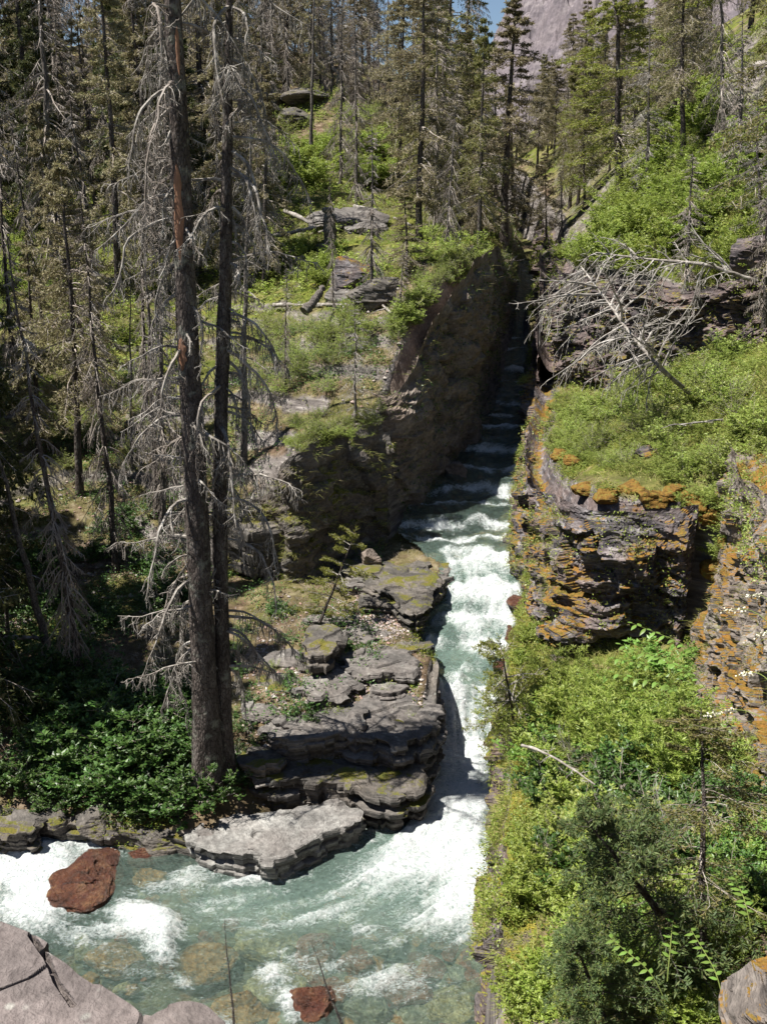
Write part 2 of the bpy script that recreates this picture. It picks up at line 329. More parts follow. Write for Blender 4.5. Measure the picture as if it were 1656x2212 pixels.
def H(x, y, detail=True):
    x = np.asarray(x, float); y = np.asarray(y, float)
    low = low_f(x, y)
    near = np.minimum(10.3 - np.maximum(y - 2.2, 0) * 1.02, 10.5)
    low = np.where(y < 14, np.maximum(np.where(x < 2.2, near, np.maximum(near - .2, low)), np.where(x < 1.6, .3, low)), low)
    z = low
    dL = sdist(UL, x, y); uL = upL_f(x, y)
    zl = uL
    if detail:                                                    # rocky ledges stepping up the slope
        q = (uL + .9 * fbm(x * .35, y * .35, 0, 4, 5)) / .9; fr = q - np.floor(q)
        step = (np.floor(q) + sm(.55, .95, fr)) * .9 - q * .9
        zl = uL + step * .5 * sm(.2, 2.5, dL) * sm(70, 50, y)
    z = z + (zl - z) * sm(.15, .9, dL)
    dR = sdist(UR, x, y); z = z + (upR_f(x, y) - z) * sm(.15, .9, dR)
    dR2 = sdist(UR2, x, y); z = z + (upR2_f(x, y) - z) * sm(.1, 1.0, dR2)
    if detail:
        a = .18 + .5 * sm(60, 130, y)
        z = z + a * fbm(x * .5, y * .5, 0, 5, 11) + .05 * fbm(x * 2.5, y * 2.5, 0, 3, 12)
    dw = sdist(RIV, x, y)
    bed = water_z(y) - .75 - .2 * (fbm(x * .8, y * .8, 3, 3, 8)) + .35 * sm(1.2, .0, dw)
    k = sm(-.30, .12, dw); z = z * (1 - k) + np.minimum(bed, z) * k
    return z
TS = np.concatenate([np.arange(2.5, 60, .12), np.arange(60, 160, .5)])
def hit(px, py, tmin=8.0):
    """the place on the ground seen at a picture point"""
    a, b, c = ray(px, py); T = TS[TS > tmin]
    X, Y, Z = a * T, b * T, CAMZ + c * T
    h = H(X, Y); k = np.nonzero(Z < h)[0]
    i = k[0] if len(k) else len(T) - 1
    return np.array([X[i], Y[i], h[i]])

def axis(segs):
    o = []
    for a, b, n in segs: o += list(np.linspace(a, b, n, endpoint=False))
    return np.array(o + [segs[-1][1]])
gx = axis([(-900, -300, 8), (-300, -60, 24), (-60, -20, 50), (-20, 18, 290), (18, 40, 40), (40, 300, 30), (300, 900, 8)])
gy = axis([(-60, 0, 20), (0, 9, 40), (9, 52, 340), (52, 125, 150), (125, 500, 60), (500, 1200, 12)])
GX, GY = np.meshgrid(gx, gy); GZ = H(GX, GY)
gpx, gpy = PX(np.stack([GX, GY, GZ], -1))
green = .35 + .45 * fbm(GX * .22, GY * .22, 1, 3, 31)
green = green + .55 * sm(.5, 2, sdist(UR, GX, GY)) + .5 * sm(36, 40, GY) * sm(.3, 2, sdist(UL, GX, GY)) * sm(75, 60, GY)
green = green - .5 * sm(.5, -.5, sdist(UL, GX, GY)) * (GX < 1.5)
green = np.where(sdist(RIV, GX, GY) > -2.2, np.where(GX < 2, green - .45, green), green)
inbed = sdist(RIV, GX, GY) > .05
V = np.stack([GX, GY, GZ], -1).reshape(-1, 3); F = grid_faces(len(gy), len(gx))
isbed = inbed.reshape(-1)[F].all(1)
g = mesh_obj('ground', V, F, [M['ground'], M['bed']], attrs={'green': np.clip(green, 0, 1).ravel()}, smooth=True)
g.data.polygons.foreach_set('material_index', isbed.astype(np.int32))
tag(g, 'forested rocky ground falling in ledges to the stream', 'ground', kind='structure')

# ------------------------------------------------------------------ water
def water(name, x0, x1, y0, y1, r, label):
    xs = np.arange(x0, x1, r); ys = np.arange(y0, y1, r); X, Y = np.meshgrid(xs, ys)
    d = sdist(RIV, X, Y); Z = water_z(Y)
    rap = sm(22.6, 24.5, Y) * sm(60, 38, Y)
    px, py = PX(np.stack([X, Y, Z], -1))
    foam = np.zeros_like(X)
    def blob(cx, cy, ax, ay, ang, amp, p=2):
        nonlocal foam
        ca, sa = math.cos(math.radians(ang)), math.sin(math.radians(ang))
        u = ((px - cx) * ca + (py - cy) * sa) / ax; v = (-(px - cx) * sa + (py - cy) * ca) / ay
        foam = np.maximum(foam, amp * np.exp(-(u * u + v * v) ** (p / 2)))
    for b in [(1000,1640,75,70,0,1.3),(985,1730,95,80,0,1.15),(970,1840,130,125,0,1.25),(890,1850,150,100,-20,.9),(990,1940,110,75,20,1.1),(840,1900,120,60,-20,.55),(900,1980,130,45,20,.55),(1010,2030,90,22,10,.5),(800,2010,140,30,25,.48),(1030,1760,60,120,0,.7),
              (60,1880,130,85,10,1.35),(80,1955,110,50,0,1.25),(150,1820,130,22,8,.8),(20,1820,120,40,0,.9),
              (310,1990,80,45,20,1.15),(345,2040,40,60,-30,1.05),(230,2010,110,35,-10,.6),(395,2120,22,60,-50,.62),(560,1895,100,22,-6,1.0),(430,1895,110,26,-12,.7),(330,1925,90,22,-10,.5),
              (590,2110,45,40,40,.7),(625,2160,30,50,-20,.8),(480,2200,40,25,0,.7),(700,1960,240,50,-12,.46),(600,2050,170,40,30,.40),(450,1950,220,45,-8,.46),(800,2110,230,60,10,.36),(280,2100,150,50,20,.40)]: blob(*b)
    # rapids above the drop: white except the green hollows
    drop = np.zeros_like(X); wob = .35 * fbm(X * .9, Y * .3, 0, 3, 77)
    for yq in (25.65, 26.85, 27.95, 29.35, 30.6, 31.6, 33.0, 34.2, 35.8, 37.6, 39.6, 41.4, 43.2, 45.2, 47.4, 50.0, 52.5): dy = (yq + wob) - Y; drop = np.maximum(drop, np.where(dy > 0, np.exp(-dy / .42), np.exp(-(dy / .30) ** 2)))
    rp = sm(24.6, 25.6, Y) * sm(30.3, 29.8, Y)
    hol = np.exp(-(((px - 1010) / 45) ** 2 + ((py - 1320) / 18) ** 2)) + np.exp(-(((px - 960) / 60) ** 2 + ((py - 1400) / 45) ** 2)) * 1.1 + .5 * np.exp(-(((px - 1000) / 50) ** 2 + ((py - 1215) / 12) ** 2)) + .9 * np.exp(-(((px - 950) / 30) ** 2 + ((py - 1310) / 60) ** 2))
    foam = np.maximum(foam, rp * (.40 + .85 * drop - hol * .55) * sm(.0, .25, d + .1))
    foam = np.maximum(foam, np.exp(-((px - 1020) / 50) ** 2 - ((py - 1440) / 22) ** 2) * .45)
    # falling sheet and shaded steps upstream
    slope = np.gradient(Z, axis=0) / r
    foam = np.maximum(foam, np.clip(slope * 1.2, 0, .78) * sm(.4, .1, np.abs(Y - 23.7) - .6))
    foam = np.maximum(foam, (.80 * drop ** 1.6 + .25 * fbm(X * 1.1, Y * 2.5, 0, 3, 47)) * sm(30, 30.5, Y))
    rr_ = np.hypot(X + 4, Y - 22.5); th = np.arctan2(Y - 22.5, X + 4)
    stre = fbm(th * 3.5, rr_ * 4.2, 0, 5, 48, .65) * sm(22.5, 21.5, Y) + fbm(X * (2.6 + 4 * (np.abs(Y - 23.7) < .7)), Y * 1.1, 0, 5, 49, .6) * sm(21.5, 22.5, Y)
    foam = foam + (.12 * fbm(X * 1.2, Y * 1.2, 0, 3, 41) + .75 * stre) * sm(.02, .35, foam) * (1 - .65 * sm(.8, 1.15, foam))
    turb = np.clip(.06 * sm(900, 500, px) + .45 * np.exp(-(((px - 930) / 260) ** 2 + ((py - 1850) / 190) ** 2)) + .3 * np.exp(-(((px - 560) / 260) ** 2 + ((py - 1960) / 60) ** 2)) + foam * .4 + .05, 0, 1)
    turb = np.where(Y > 23, np.clip(.5 - .45 * sm(28.5, 31, Y) + foam * .3, 0, 1), turb)  # milky tint thinned upstream, painting the gorge's shade into the water
    # waves
    amp = .03 + .17 * rap + .09 * np.clip(foam, 0, 1)
    Z = Z + amp * fbm(X * 1.6, Y * 2.6, 0, 5, 42, .6) + .06 * np.clip(foam, 0, 1) * fbm(X * 7, Y * 7, 0, 4, 43) + .05 * stre * np.clip(foam, 0, 1)
    Z = Z + .10 * sm(.35, .9, foam) * (1 - sm(28, 30, Y))
    Z = Z + .12 * np.exp(-(((px - 345) / 45) ** 2 + ((py - 2000) / 60) ** 2)) - .15 * np.exp(-(((px - 420) / 45) ** 2 + ((py - 2050) / 40) ** 2))
    keep = (d > -.45)
    idx = -np.ones(X.size, int); F = grid_faces(len(ys), len(xs)); F = F[keep.ravel()[F].all(1)]
    u = np.unique(F); idx[u] = np.arange(len(u)); V = np.stack([X, Y, Z], -1).reshape(-1, 3)[u]
    o = mesh_obj(name, V, idx[F], M['water'], smooth=True, attrs={'foam': np.clip(foam, 0, 1.3).ravel()[u], 'turb': turb.ravel()[u]})
    tag(o, label, 'water', kind='structure'); return o
water('river', -26, 7, 11, 37.0, .05, 'clear green stream with white rapids and a foaming pool')
water('river', 1, 12.5, 36.95, 75, .11, 'dark shaded water of the narrow gorge')

# ------------------------------------------------------------------ cliffs
def resample(pts, step):
    P = np.array(pts, float); seg = np.hypot(*(P[1:, :2] - P[:-1, :2]).T); s = np.concatenate([[0], np.cumsum(seg)])
    n = max(3, int(s[-1] / step)); q = np.linspace(0, s[-1], n)
    out = np.stack([np.interp(q, s, P[:, i]) for i in range(P.shape[1])], -1)
    k = max(1, int(.45 / step)); ker = np.ones(2 * k + 1) / (2 * k + 1)
    for i in range(P.shape[1]):
        e = np.pad(out[:, i], k, mode='edge'); out[:, i] = np.convolve(e, ker, 'valid')
    return out, q
def cliff(name, pts, mat, label, step=.07, vstep=.05, layer=.35, lay_amp=.3, amp=.35, side=1, lean=.0, seed=0, over=.12, top_run=1.5, dip=.05, warp=.25, block=0.):
    """pts: (x, y, z_bottom, z_top); side=1: outward is to the right of travel"""
    P, q = resample(pts, step); n = len(P)
    T = np.gradient(P[:, :2], axis=0); T /= np.linalg.norm(T, axis=1, keepdims=True) + 1e-9
    N = np.stack([T[:, 1], -T[:, 0]], -1) * side
    hmax = (P[:, 3] - P[:, 2]).max(); m = max(8, int(hmax / vstep)); nt = 12
    t = np.linspace(0, 1, m)
    Z = P[:, None, 2] + (P[:, 3] - P[:, 2])[:, None] * t[None]
    X = np.repeat(P[:, None, 0], m, 1); Y = np.repeat(P[:, None, 1], m, 1); Q = np.repeat(q[:, None], m, 1)
    zz = (Z + dip * Q + warp * fbm(X * .5, Y * .5, Z * .3, 4, seed + 1)) / layer
    zz = zz + .45 * fbm(Q * .35, zz * .2, 0, 2, seed + 9)
    li = np.floor(zz); fr = zz - li
    r1 = _h(li, np.floor(Q / 1.1 + 7 * _h(li, li * 0, li * 0, seed)), li * 0, seed + 2) - .5       # each bed, broken into blocks
    r0 = _h(li, li * 0, li * 0, seed + 3) - .5
    big = _h(np.floor(zz / 3.1 + .4 * fbm(Q * .3, 0, 0, 2, 5)), np.floor(Q / 2.6), li * 0, seed + 6) - .5
    d = lay_amp * (r1 * .6 + r0 * .7 + big * .7) - .10 * lay_amp * sm(.75, 1, np.abs(fr - .5) * 2)
    d = d + amp * fbm(X * .45, Y * .45, Z * .45, 5, seed + 4) + .05 * fbm(X * 3, Y * 3, Z * 6, 3, seed + 5)
    if block:
        jx = Q * .8 + Z * .35 + .5 * fbm(X, Y, Z, 3, seed + 31); jz = Z * 1.1 - Q * .15 + .5 * fbm(X, Y, Z, 3, seed + 32); c1 = np.floor(jx); c2 = np.floor(jz + _h(c1, c1 * 0, c1 * 0, seed))
        d = d + block * (_h(c1, c2, c1 * 0, seed + 33) - .5); jx = jx * 2.3; jz = jz * 2.7; c1 = np.floor(jx); c2 = np.floor(jz)
        d = d + block * .45 * (_h(c1, c2, c1 * 0, seed + 34) - .5) + block * .35 * (np.abs(fbm(X * 2.2, Y * 2.2, Z * 3.5, 4, seed + 35)) * -2 + .5)
    d = d + over * sm(.6, 1, t)[None] - lean * (t[None] - .5)
    d = d * (1 - .75 * sm(.86, 1, t)[None])
    fade = sm(0, 1, (P[:, 3] - P[:, 2])[:, None] / .8); d = d * fade
    X = X + N[:, 0:1] * d; Y = Y + N[:, 1:2] * d; Z = Z + .04 * fbm(X * 2, Y * 2, Z * 2, 3, seed + 7)
    # top lip running back into the slope
    back = np.linspace(.12, top_run, nt); fb = (np.arange(nt) + 1.) / nt
    BX = X[:, -1:] - N[:, 0:1] * back; BY = Y[:, -1:] - N[:, 1:2] * back
    BZ = Z[:, -1:] * (1 - fb) + (H(BX, BY) - .04) * fb + .05 * fbm(BX * 1.5, BY * 1.5, 0, 3, seed + 8) * (1 - fb)
    X = np.concatenate([X, BX], 1); Y = np.concatenate([Y, BY], 1); Z = np.concatenate([Z, BZ], 1)
    o = mesh_obj(name, np.stack([X, Y, Z], -1).reshape(-1, 3), grid_faces(n, m + nt), mat)
    G = np.stack([X, Y, Z], -1); du = G[1:, :-1] - G[:-1, :-1]; dv = G[:-1, 1:] - G[:-1, :-1]; nn = np.cross(dv, du) * side; nn /= np.linalg.norm(nn, axis=-1, keepdims=True) + 1e-9; nn *= np.sign((nn[..., :2] * N[:-1, None]).sum(-1).mean())
    FACES[label] = (G[:-1, :-1].reshape(-1, 3), nn.reshape(-1, 3)); tag(o, label, 'cliff', kind='structure'); return o
FACES = {}
def prof(line, botf, topf, db=-.5, dt=.05):
    return [(x, y, float(botf(x, y)) + db, float(topf(x, y)) + dt) for x, y in line]
def topin(f, dx, dy): return lambda x, y: f(x + dx, y + dy)
WB = lambda x, y: min(float(low_f(x, y)), 1e9)
# left: low mossy cliff and the tall dark wall of the gorge
L1 = [(-5.3, 29.6), (-4.4, 30.1), (-3.5, 29.7), (-2.9, 28.5), (-2.2, 28.7), (-1.0, 30.0), (-.3, 30.5), (.33, 30.8)]
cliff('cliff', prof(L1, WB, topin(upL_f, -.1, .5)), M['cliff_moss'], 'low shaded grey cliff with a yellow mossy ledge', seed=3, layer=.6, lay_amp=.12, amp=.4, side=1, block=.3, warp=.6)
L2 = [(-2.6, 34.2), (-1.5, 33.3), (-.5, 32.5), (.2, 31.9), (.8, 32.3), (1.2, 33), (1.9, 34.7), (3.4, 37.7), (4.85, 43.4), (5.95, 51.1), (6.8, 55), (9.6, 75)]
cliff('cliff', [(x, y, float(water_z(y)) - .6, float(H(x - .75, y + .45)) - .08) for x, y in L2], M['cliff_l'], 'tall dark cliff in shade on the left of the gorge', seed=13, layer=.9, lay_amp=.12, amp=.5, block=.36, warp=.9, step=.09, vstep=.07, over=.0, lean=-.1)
# right: walls of the gorge
R1 = [(6.3, 40.5), (5.75, 37), (5.2, 34.5), (4.55, 31), (4.35, 29.5), (4.3, 26.6), (4.55, 23.2), (5.0, 22.3), (6.35, 22.0), (7.25, 21.5)]
cliff('cliff', [(x, y, float(min(water_z(y), low_f(x - .2, y))) - .5, float(upR_f(x + .4, y + .5)) + .05) for x, y in R1], M['cliff_r'], 'layered dark rock outcrop spotted with orange moss', side=1, seed=23, layer=.2, lay_amp=.26, amp=.75, block=.5, warp=.55, step=.045, vstep=.035, over=.1, dip=-.05)
R0 = [(12.4, 75), (8.35, 54.7), (7.25, 46), (6.3, 40.5), (6.1, 39)]
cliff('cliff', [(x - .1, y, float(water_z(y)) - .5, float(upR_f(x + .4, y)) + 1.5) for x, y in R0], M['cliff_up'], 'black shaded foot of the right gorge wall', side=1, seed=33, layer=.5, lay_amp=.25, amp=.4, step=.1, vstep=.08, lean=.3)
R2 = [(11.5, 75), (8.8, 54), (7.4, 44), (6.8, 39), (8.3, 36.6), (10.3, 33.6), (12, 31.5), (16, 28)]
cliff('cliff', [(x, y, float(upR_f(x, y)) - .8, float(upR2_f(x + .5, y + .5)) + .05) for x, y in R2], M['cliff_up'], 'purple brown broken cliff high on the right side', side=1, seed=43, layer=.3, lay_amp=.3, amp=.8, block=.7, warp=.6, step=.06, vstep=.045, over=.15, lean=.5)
R3 = [(8.0, 22.3), (7.75, 21.2), (7.5, 20), (7.15, 18), (6.75, 15.5), (6.35, 13), (5.7, 10.5), (5.0, 9), (4.1, 7.6), (3.6, 5.5), (3.4, 3)]
cliff('cliff', [(x, y, float(low_f(x, y)) - .5, float(H(x + 1.1, y)) - .12) for x, y in R3], M['cliff_o'], 'near cliff covered in orange moss at the right edge', side=1, top_run=2.4, seed=53, layer=.45, lay_amp=.12, amp=.8, block=.4, warp=.6, step=.04, vstep=.04, over=.1, lean=.3)
# right bank wall straight above the pool
R4 = [WZ(1134,1190,3.0), WZ(1128,1280,2.5), WZ(1108,1400,1.7), WZ(1078,1480,1.2), WZ(1066,1600,0), WZ(1070,1750,0), WZ(1066,2000,0), WZ(1046,2212,0), (1.5, 11.6, 0)]
cliff('cliff', [(p[0] + .27, p[1], float(water_z(p[1])) - .8, float(low_f(p[0] + .7, p[1])) + .02) for p in R4], M['wall'], 'steep river bank wall hung with yellow green moss', side=1, seed=63, layer=.8, lay_amp=.15, amp=.75, block=.4, warp=.5, step=.045, vstep=.04, over=.12)

cliff('bank', [(x, y, float(water_z(y)) - .7, float(low_f(x - .2, y + .3)) - .12) for x, y in RIV[2:16]], M['slab_moss'], 'dark layered rock edge of the left bank at the water', side=1, seed=73, layer=.2, lay_amp=.3, amp=.3, step=.045, vstep=.03, over=.05, top_run=.5)

# ------------------------------------------------------------------ rocks that stand by themselves
rs = np.random.RandomState(4)
def boulder(name, c, size, mat, label=None, cat='boulder', seed=0, rz=0, cuts=14, rough=.10, group=None, n=(90, 54), tilt=0):
    r = np.random.RandomState(seed + 100)
    th = np.linspace(0, 2 * math.pi, n[0], endpoint=False); ph = np.linspace(0.02, math.pi - .02, n[1])
    T, Pp = np.meshgrid(th, ph); D = np.stack([np.cos(T) * np.sin(Pp), np.sin(T) * np.sin(Pp), np.cos(Pp)], -1)
    rad = np.full(T.shape, 1.25)
    for i in range(cuts):
        nn = r.normal(size=3); nn /= np.linalg.norm(nn); k = D @ nn; dd = r.uniform(.72, 1.0)
        rad = np.minimum(rad, np.where(k > .05, dd / np.maximum(k, .05), 9))
    p = D * rad[..., None] * np.array(size)[None, None]
    s = max(size); d = fbm(p[..., 0] * 2 / s, p[..., 1] * 2 / s, p[..., 2] * 3 / s, 5, seed) * rough * s
    d = d + .04 * s * np.round(fbm(p[..., 0] / s, p[..., 1] / s, p[..., 2] * 6 / s, 2, seed + 3) * 2)
    p = p + D * d[..., None]
    ct, st = math.cos(tilt), math.sin(tilt); p = np.stack([p[..., 0] * ct + p[..., 2] * st, p[..., 1], -p[..., 0] * st + p[..., 2] * ct], -1)
    o = mesh_obj(name, p.reshape(-1, 3), grid_faces(n[1], n[0], True), mat, smooth=False)
    o.location = c; o.rotation_euler = (0, 0, rz); tag(o, label, cat, group); return o
def slab(name, outline, z, thick, mat, label, seed=0, layer=.12, amp=.16, top_amp=.06, slope=0, groove=None, res=.04, under=.15, cat='rock slab', nr=46):
    """outline: picture points at height z (a flat-topped ledge of bedded rock)"""
    if z is None: z = hit(*outline[-1])[2] + .3
    W = np.array([WZ(a, b, z)[:2] for a, b in outline]); W = np.concatenate([W, W[:1]])
    c0 = W[:-1].mean(0)
    seg = np.hypot(*(W[1:] - W[:-1]).T); s = np.concatenate([[0], np.cumsum(seg)]); n = int(s[-1] / res); q = np.linspace(0, s[-1], n, endpoint=False)
    B = np.stack([np.interp(q, s, W[:, i]) for i in (0, 1)], -1)
    k = max(1, int(.05 / res)); ker = np.ones(2 * k + 1) / (2 * k + 1)
    B = np.stack([np.convolve(np.concatenate([B[-k:, i], B[:, i], B[:k, i]]), ker, 'valid') for i in (0, 1)], -1)
    jag = .22 * amp / .16 * (_h(np.floor(q / .33 + .5 * fbm(q, 0, 0, 2, seed)), q * 0, q * 0, seed + 21) - .5) + .6 * amp * fbm(q * 1.6, 0, 0, 4, seed + 22); cc_ = B.mean(0); dB = B - cc_; B = B + dB / np.linalg.norm(dB, axis=1, keepdims=True) * jag[:, None]
    T = np.roll(B, -3, 0) - np.roll(B, 3, 0); T /= np.linalg.norm(T, axis=1, keepdims=True); N = np.stack([T[:, 1], -T[:, 0]], -1)
    if ((B - c0) * N).sum(1).mean() < 0: N = -N
    rows = []
    for f in np.linspace(0, 1, nr) ** .7:
        p = c0 + (B - c0) * f; t = top_amp * fbm(p[:, 0] * 1.3, p[:, 1] * 1.3, 0, 4, seed)
        st = fbm(p[:, 0] * .7, p[:, 1] * .7, 0, 3, seed + 8) * 3; t = t + (np.floor(st) + sm(.86, .97, st - np.floor(st))) * top_amp * 1.1
        t = t - .02 * max(0, f - .97) / .03
        if groove is not None:
            for G in groove:
                g = np.array([WZ(a, b, z)[:2] for a, b in G[:-2]]); dd = np.full(len(p), 9.)
                for i in range(len(g) - 1):
                    e = g[i+1] - g[i]; u = np.clip(((p - g[i]) @ e) / (e @ e), 0, 1); dd = np.minimum(dd, np.linalg.norm(p - g[i] - u[:, None] * e, axis=1))
                dd = dd + .3 * G[-2] * fbm(p[:, 0] * 12, p[:, 1] * 12, 0, 3, 3)
                t = t - G[-1] * sm(G[-2], G[-2] * .4, dd)
        rows.append(np.column_stack([p, z + t + slope * (p[:, 1] - c0[1])]))
    m = max(6, int(thick / .025)); last = rows[-1]
    for i in range(1, m + 1):
        zz = i / m * thick
        L = (zz + .04 * fbm(B[:, 0], B[:, 1], 0, 2, seed + 5)) / layer; li = np.floor(L); fr = L - li
        d = amp * .8 * (_h(li, li * 0, li * 0, seed) - .5) + amp * 1.1 * (_h(li, np.floor(q / .7 + 3 * _h(li, li * 0, li * 0, seed + 1)), li * 0, seed + 2) - .5) + amp * .9 * (_h(np.floor(q / .45 + .4 * L * .2), np.floor(L / 3), q * 0, seed + 12) - .5) + amp * .35 * fbm(B[:, 0] * 1.2, B[:, 1] * 1.2, zz * 1.2, 4, seed + 4)
        d = d - .03 * sm(.7, 1, np.abs(fr - .5) * 2) - under * (zz / thick) ** 2
        d = d * min(1, i / 3)
        rows.append(np.column_stack([B + N * d[:, None], last[:, 2] - zz]))
    V = np.concatenate(rows); o = mesh_obj(name, V, grid_faces(len(rows), n, True), mat, smooth=False)
    o.data.transform(__import__('mathutils').Matrix.Translation((-c0[0], -c0[1], -z))); o.location = (c0[0], c0[1], z)
    tag(o, label, cat); return o
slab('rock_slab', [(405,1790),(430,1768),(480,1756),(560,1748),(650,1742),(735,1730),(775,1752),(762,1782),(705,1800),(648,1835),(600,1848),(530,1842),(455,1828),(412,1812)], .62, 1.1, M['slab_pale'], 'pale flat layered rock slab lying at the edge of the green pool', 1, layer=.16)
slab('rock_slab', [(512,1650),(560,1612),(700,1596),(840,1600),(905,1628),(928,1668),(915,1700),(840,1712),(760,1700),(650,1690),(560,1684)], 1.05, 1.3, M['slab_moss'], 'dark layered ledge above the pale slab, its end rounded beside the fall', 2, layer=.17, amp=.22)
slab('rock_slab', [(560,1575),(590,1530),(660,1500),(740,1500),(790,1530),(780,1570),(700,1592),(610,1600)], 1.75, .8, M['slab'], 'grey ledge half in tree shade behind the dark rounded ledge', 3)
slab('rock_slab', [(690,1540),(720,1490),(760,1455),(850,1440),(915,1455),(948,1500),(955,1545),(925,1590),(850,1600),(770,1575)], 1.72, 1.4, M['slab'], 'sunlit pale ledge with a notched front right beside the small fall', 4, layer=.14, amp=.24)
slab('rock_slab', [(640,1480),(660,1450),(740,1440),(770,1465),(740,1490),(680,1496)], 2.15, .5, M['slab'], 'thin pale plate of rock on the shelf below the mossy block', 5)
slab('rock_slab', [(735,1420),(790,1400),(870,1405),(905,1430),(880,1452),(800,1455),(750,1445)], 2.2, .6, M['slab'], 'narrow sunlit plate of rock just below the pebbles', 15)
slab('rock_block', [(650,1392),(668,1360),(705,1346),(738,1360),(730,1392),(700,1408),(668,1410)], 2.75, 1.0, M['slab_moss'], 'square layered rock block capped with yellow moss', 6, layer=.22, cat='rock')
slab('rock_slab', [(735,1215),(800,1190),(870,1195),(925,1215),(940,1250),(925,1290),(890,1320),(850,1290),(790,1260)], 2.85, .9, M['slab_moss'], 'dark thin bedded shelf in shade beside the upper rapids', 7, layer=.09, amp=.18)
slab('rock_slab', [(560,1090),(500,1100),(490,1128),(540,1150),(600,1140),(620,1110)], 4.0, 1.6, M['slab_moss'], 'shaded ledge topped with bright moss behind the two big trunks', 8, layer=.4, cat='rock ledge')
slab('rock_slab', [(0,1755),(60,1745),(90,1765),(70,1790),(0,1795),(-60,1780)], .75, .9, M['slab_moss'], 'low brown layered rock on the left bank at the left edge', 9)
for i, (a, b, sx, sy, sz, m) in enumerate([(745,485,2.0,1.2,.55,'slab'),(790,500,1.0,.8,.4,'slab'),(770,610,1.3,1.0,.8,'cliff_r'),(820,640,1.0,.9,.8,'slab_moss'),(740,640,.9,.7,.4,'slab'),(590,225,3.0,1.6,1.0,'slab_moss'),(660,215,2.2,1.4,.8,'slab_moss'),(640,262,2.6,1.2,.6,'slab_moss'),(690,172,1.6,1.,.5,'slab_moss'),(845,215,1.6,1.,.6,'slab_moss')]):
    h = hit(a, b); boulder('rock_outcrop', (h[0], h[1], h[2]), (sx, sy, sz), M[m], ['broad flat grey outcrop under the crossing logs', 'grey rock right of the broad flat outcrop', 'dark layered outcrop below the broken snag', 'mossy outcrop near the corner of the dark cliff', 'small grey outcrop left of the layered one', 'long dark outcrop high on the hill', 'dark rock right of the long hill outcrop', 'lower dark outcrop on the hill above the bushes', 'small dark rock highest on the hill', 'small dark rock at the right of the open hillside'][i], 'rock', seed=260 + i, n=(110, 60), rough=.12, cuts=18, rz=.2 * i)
def onw(x, y, z, s): p = WZ(x, y, z); return tuple(p)
boulder('boulder', onw(188, 1900, .02, 0), (.72, .84, .24), M['red'], 'large wet red boulder with the stream breaking over it', seed=1, rough=.16, n=(200, 110), cuts=7)
boulder('boulder', onw(306, 1850, -.05, 0), (.34, .22, .14), M['red'], 'small wet brown stone near the left bank behind the red boulder', seed=2)
boulder('boulder', onw(668, 2165, -.02, 0), (.36, .36, .26), M['red'], 'wet orange brown rock breaking the water at the bottom', seed=3, cuts=9, rough=.2, n=(110, 70))
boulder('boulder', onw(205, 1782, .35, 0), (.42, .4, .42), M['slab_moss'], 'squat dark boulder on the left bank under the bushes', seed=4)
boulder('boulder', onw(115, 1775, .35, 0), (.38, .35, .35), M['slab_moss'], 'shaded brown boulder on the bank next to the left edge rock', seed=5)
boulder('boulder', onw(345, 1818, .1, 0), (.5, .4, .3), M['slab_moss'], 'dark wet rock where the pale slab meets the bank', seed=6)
boulder('boulder', onw(800, 1210, 3.0, 0), (.30, .25, .30), M['cliff_l'], 'rounded grey boulder at the foot of the dark cliff', seed=7)
boulder('boulder', onw(985, 1018, 4.1, 0), (.45, .5, .35), M['cliff_l'], 'smooth grey boulder at the waterline inside the gorge', seed=8)
p = WY(1635, 560, 33); boulder('boulder', (p[0], p[1], p[2] + .1), (1.0, .8, .65), M['cliff_up'], 'big dark boulder jutting from the right slope at the right edge', seed=9, n=(160, 90))
boulder('boulder', tuple(WY(1215, 1425, 22.3)), (.35, .25, .2), M['cliff_up'], 'flat reddish rock lodged under the layered outcrop', seed=10)
boulder('boulder', tuple(WZ(1655, 2190, 6.9)), (.32, .45, .6), M['cliff_o'], 'pale lichen covered rock in the bottom right corner', seed=11, n=(160, 90), rough=.06)
boulder('boulder', tuple(hit(1405, 985)), (.35, .25, .2), M['cliff_r'], 'grey stone lying in grass above the layered outcrop', seed=12)
for i, (a, b) in enumerate([(450,1810),(745,1380),(790,1440),(720,1450),(835,1455),(690,1560),(640,1585),(725,1552),(1080,1300),(1105,1240)]):
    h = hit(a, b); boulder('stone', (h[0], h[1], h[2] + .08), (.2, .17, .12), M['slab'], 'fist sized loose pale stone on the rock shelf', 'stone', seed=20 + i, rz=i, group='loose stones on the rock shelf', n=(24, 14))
rq = np.random.RandomState(31)
for i, (a, b) in enumerate([(600,1470),(560,1520),(640,1560),(700,1430),(790,1360),(840,1480),(880,1540),(740,1590),(820,1580),(560,1640),(620,1420),(720,1330),(840,1290),(900,1240),(800,1250),(880,1390)]):
    z0 = float(hit(a, b)[2]) + .10; w_, h_ = rq.uniform(38, 75), rq.uniform(14, 26)
    ol = [(a + w_ * math.cos(q_) * rq.uniform(.75, 1.2), b + h_ * math.sin(q_) * rq.uniform(.75, 1.2)) for q_ in np.linspace(0, 6.28, 9)[:-1]]
    slab('rock_slab', ol, z0, .45, M['slab'] if i % 3 else M['slab_moss'], ['broken', 'cracked', 'thin', 'angular'][i % 4] + ' plate of bedded rock on the shelf, ' + ['at its left', 'at its right', 'in its middle', 'near the rapids'][(i // 4) % 4], 120 + i, layer=.09, amp=.10, nr=20, res=.03)
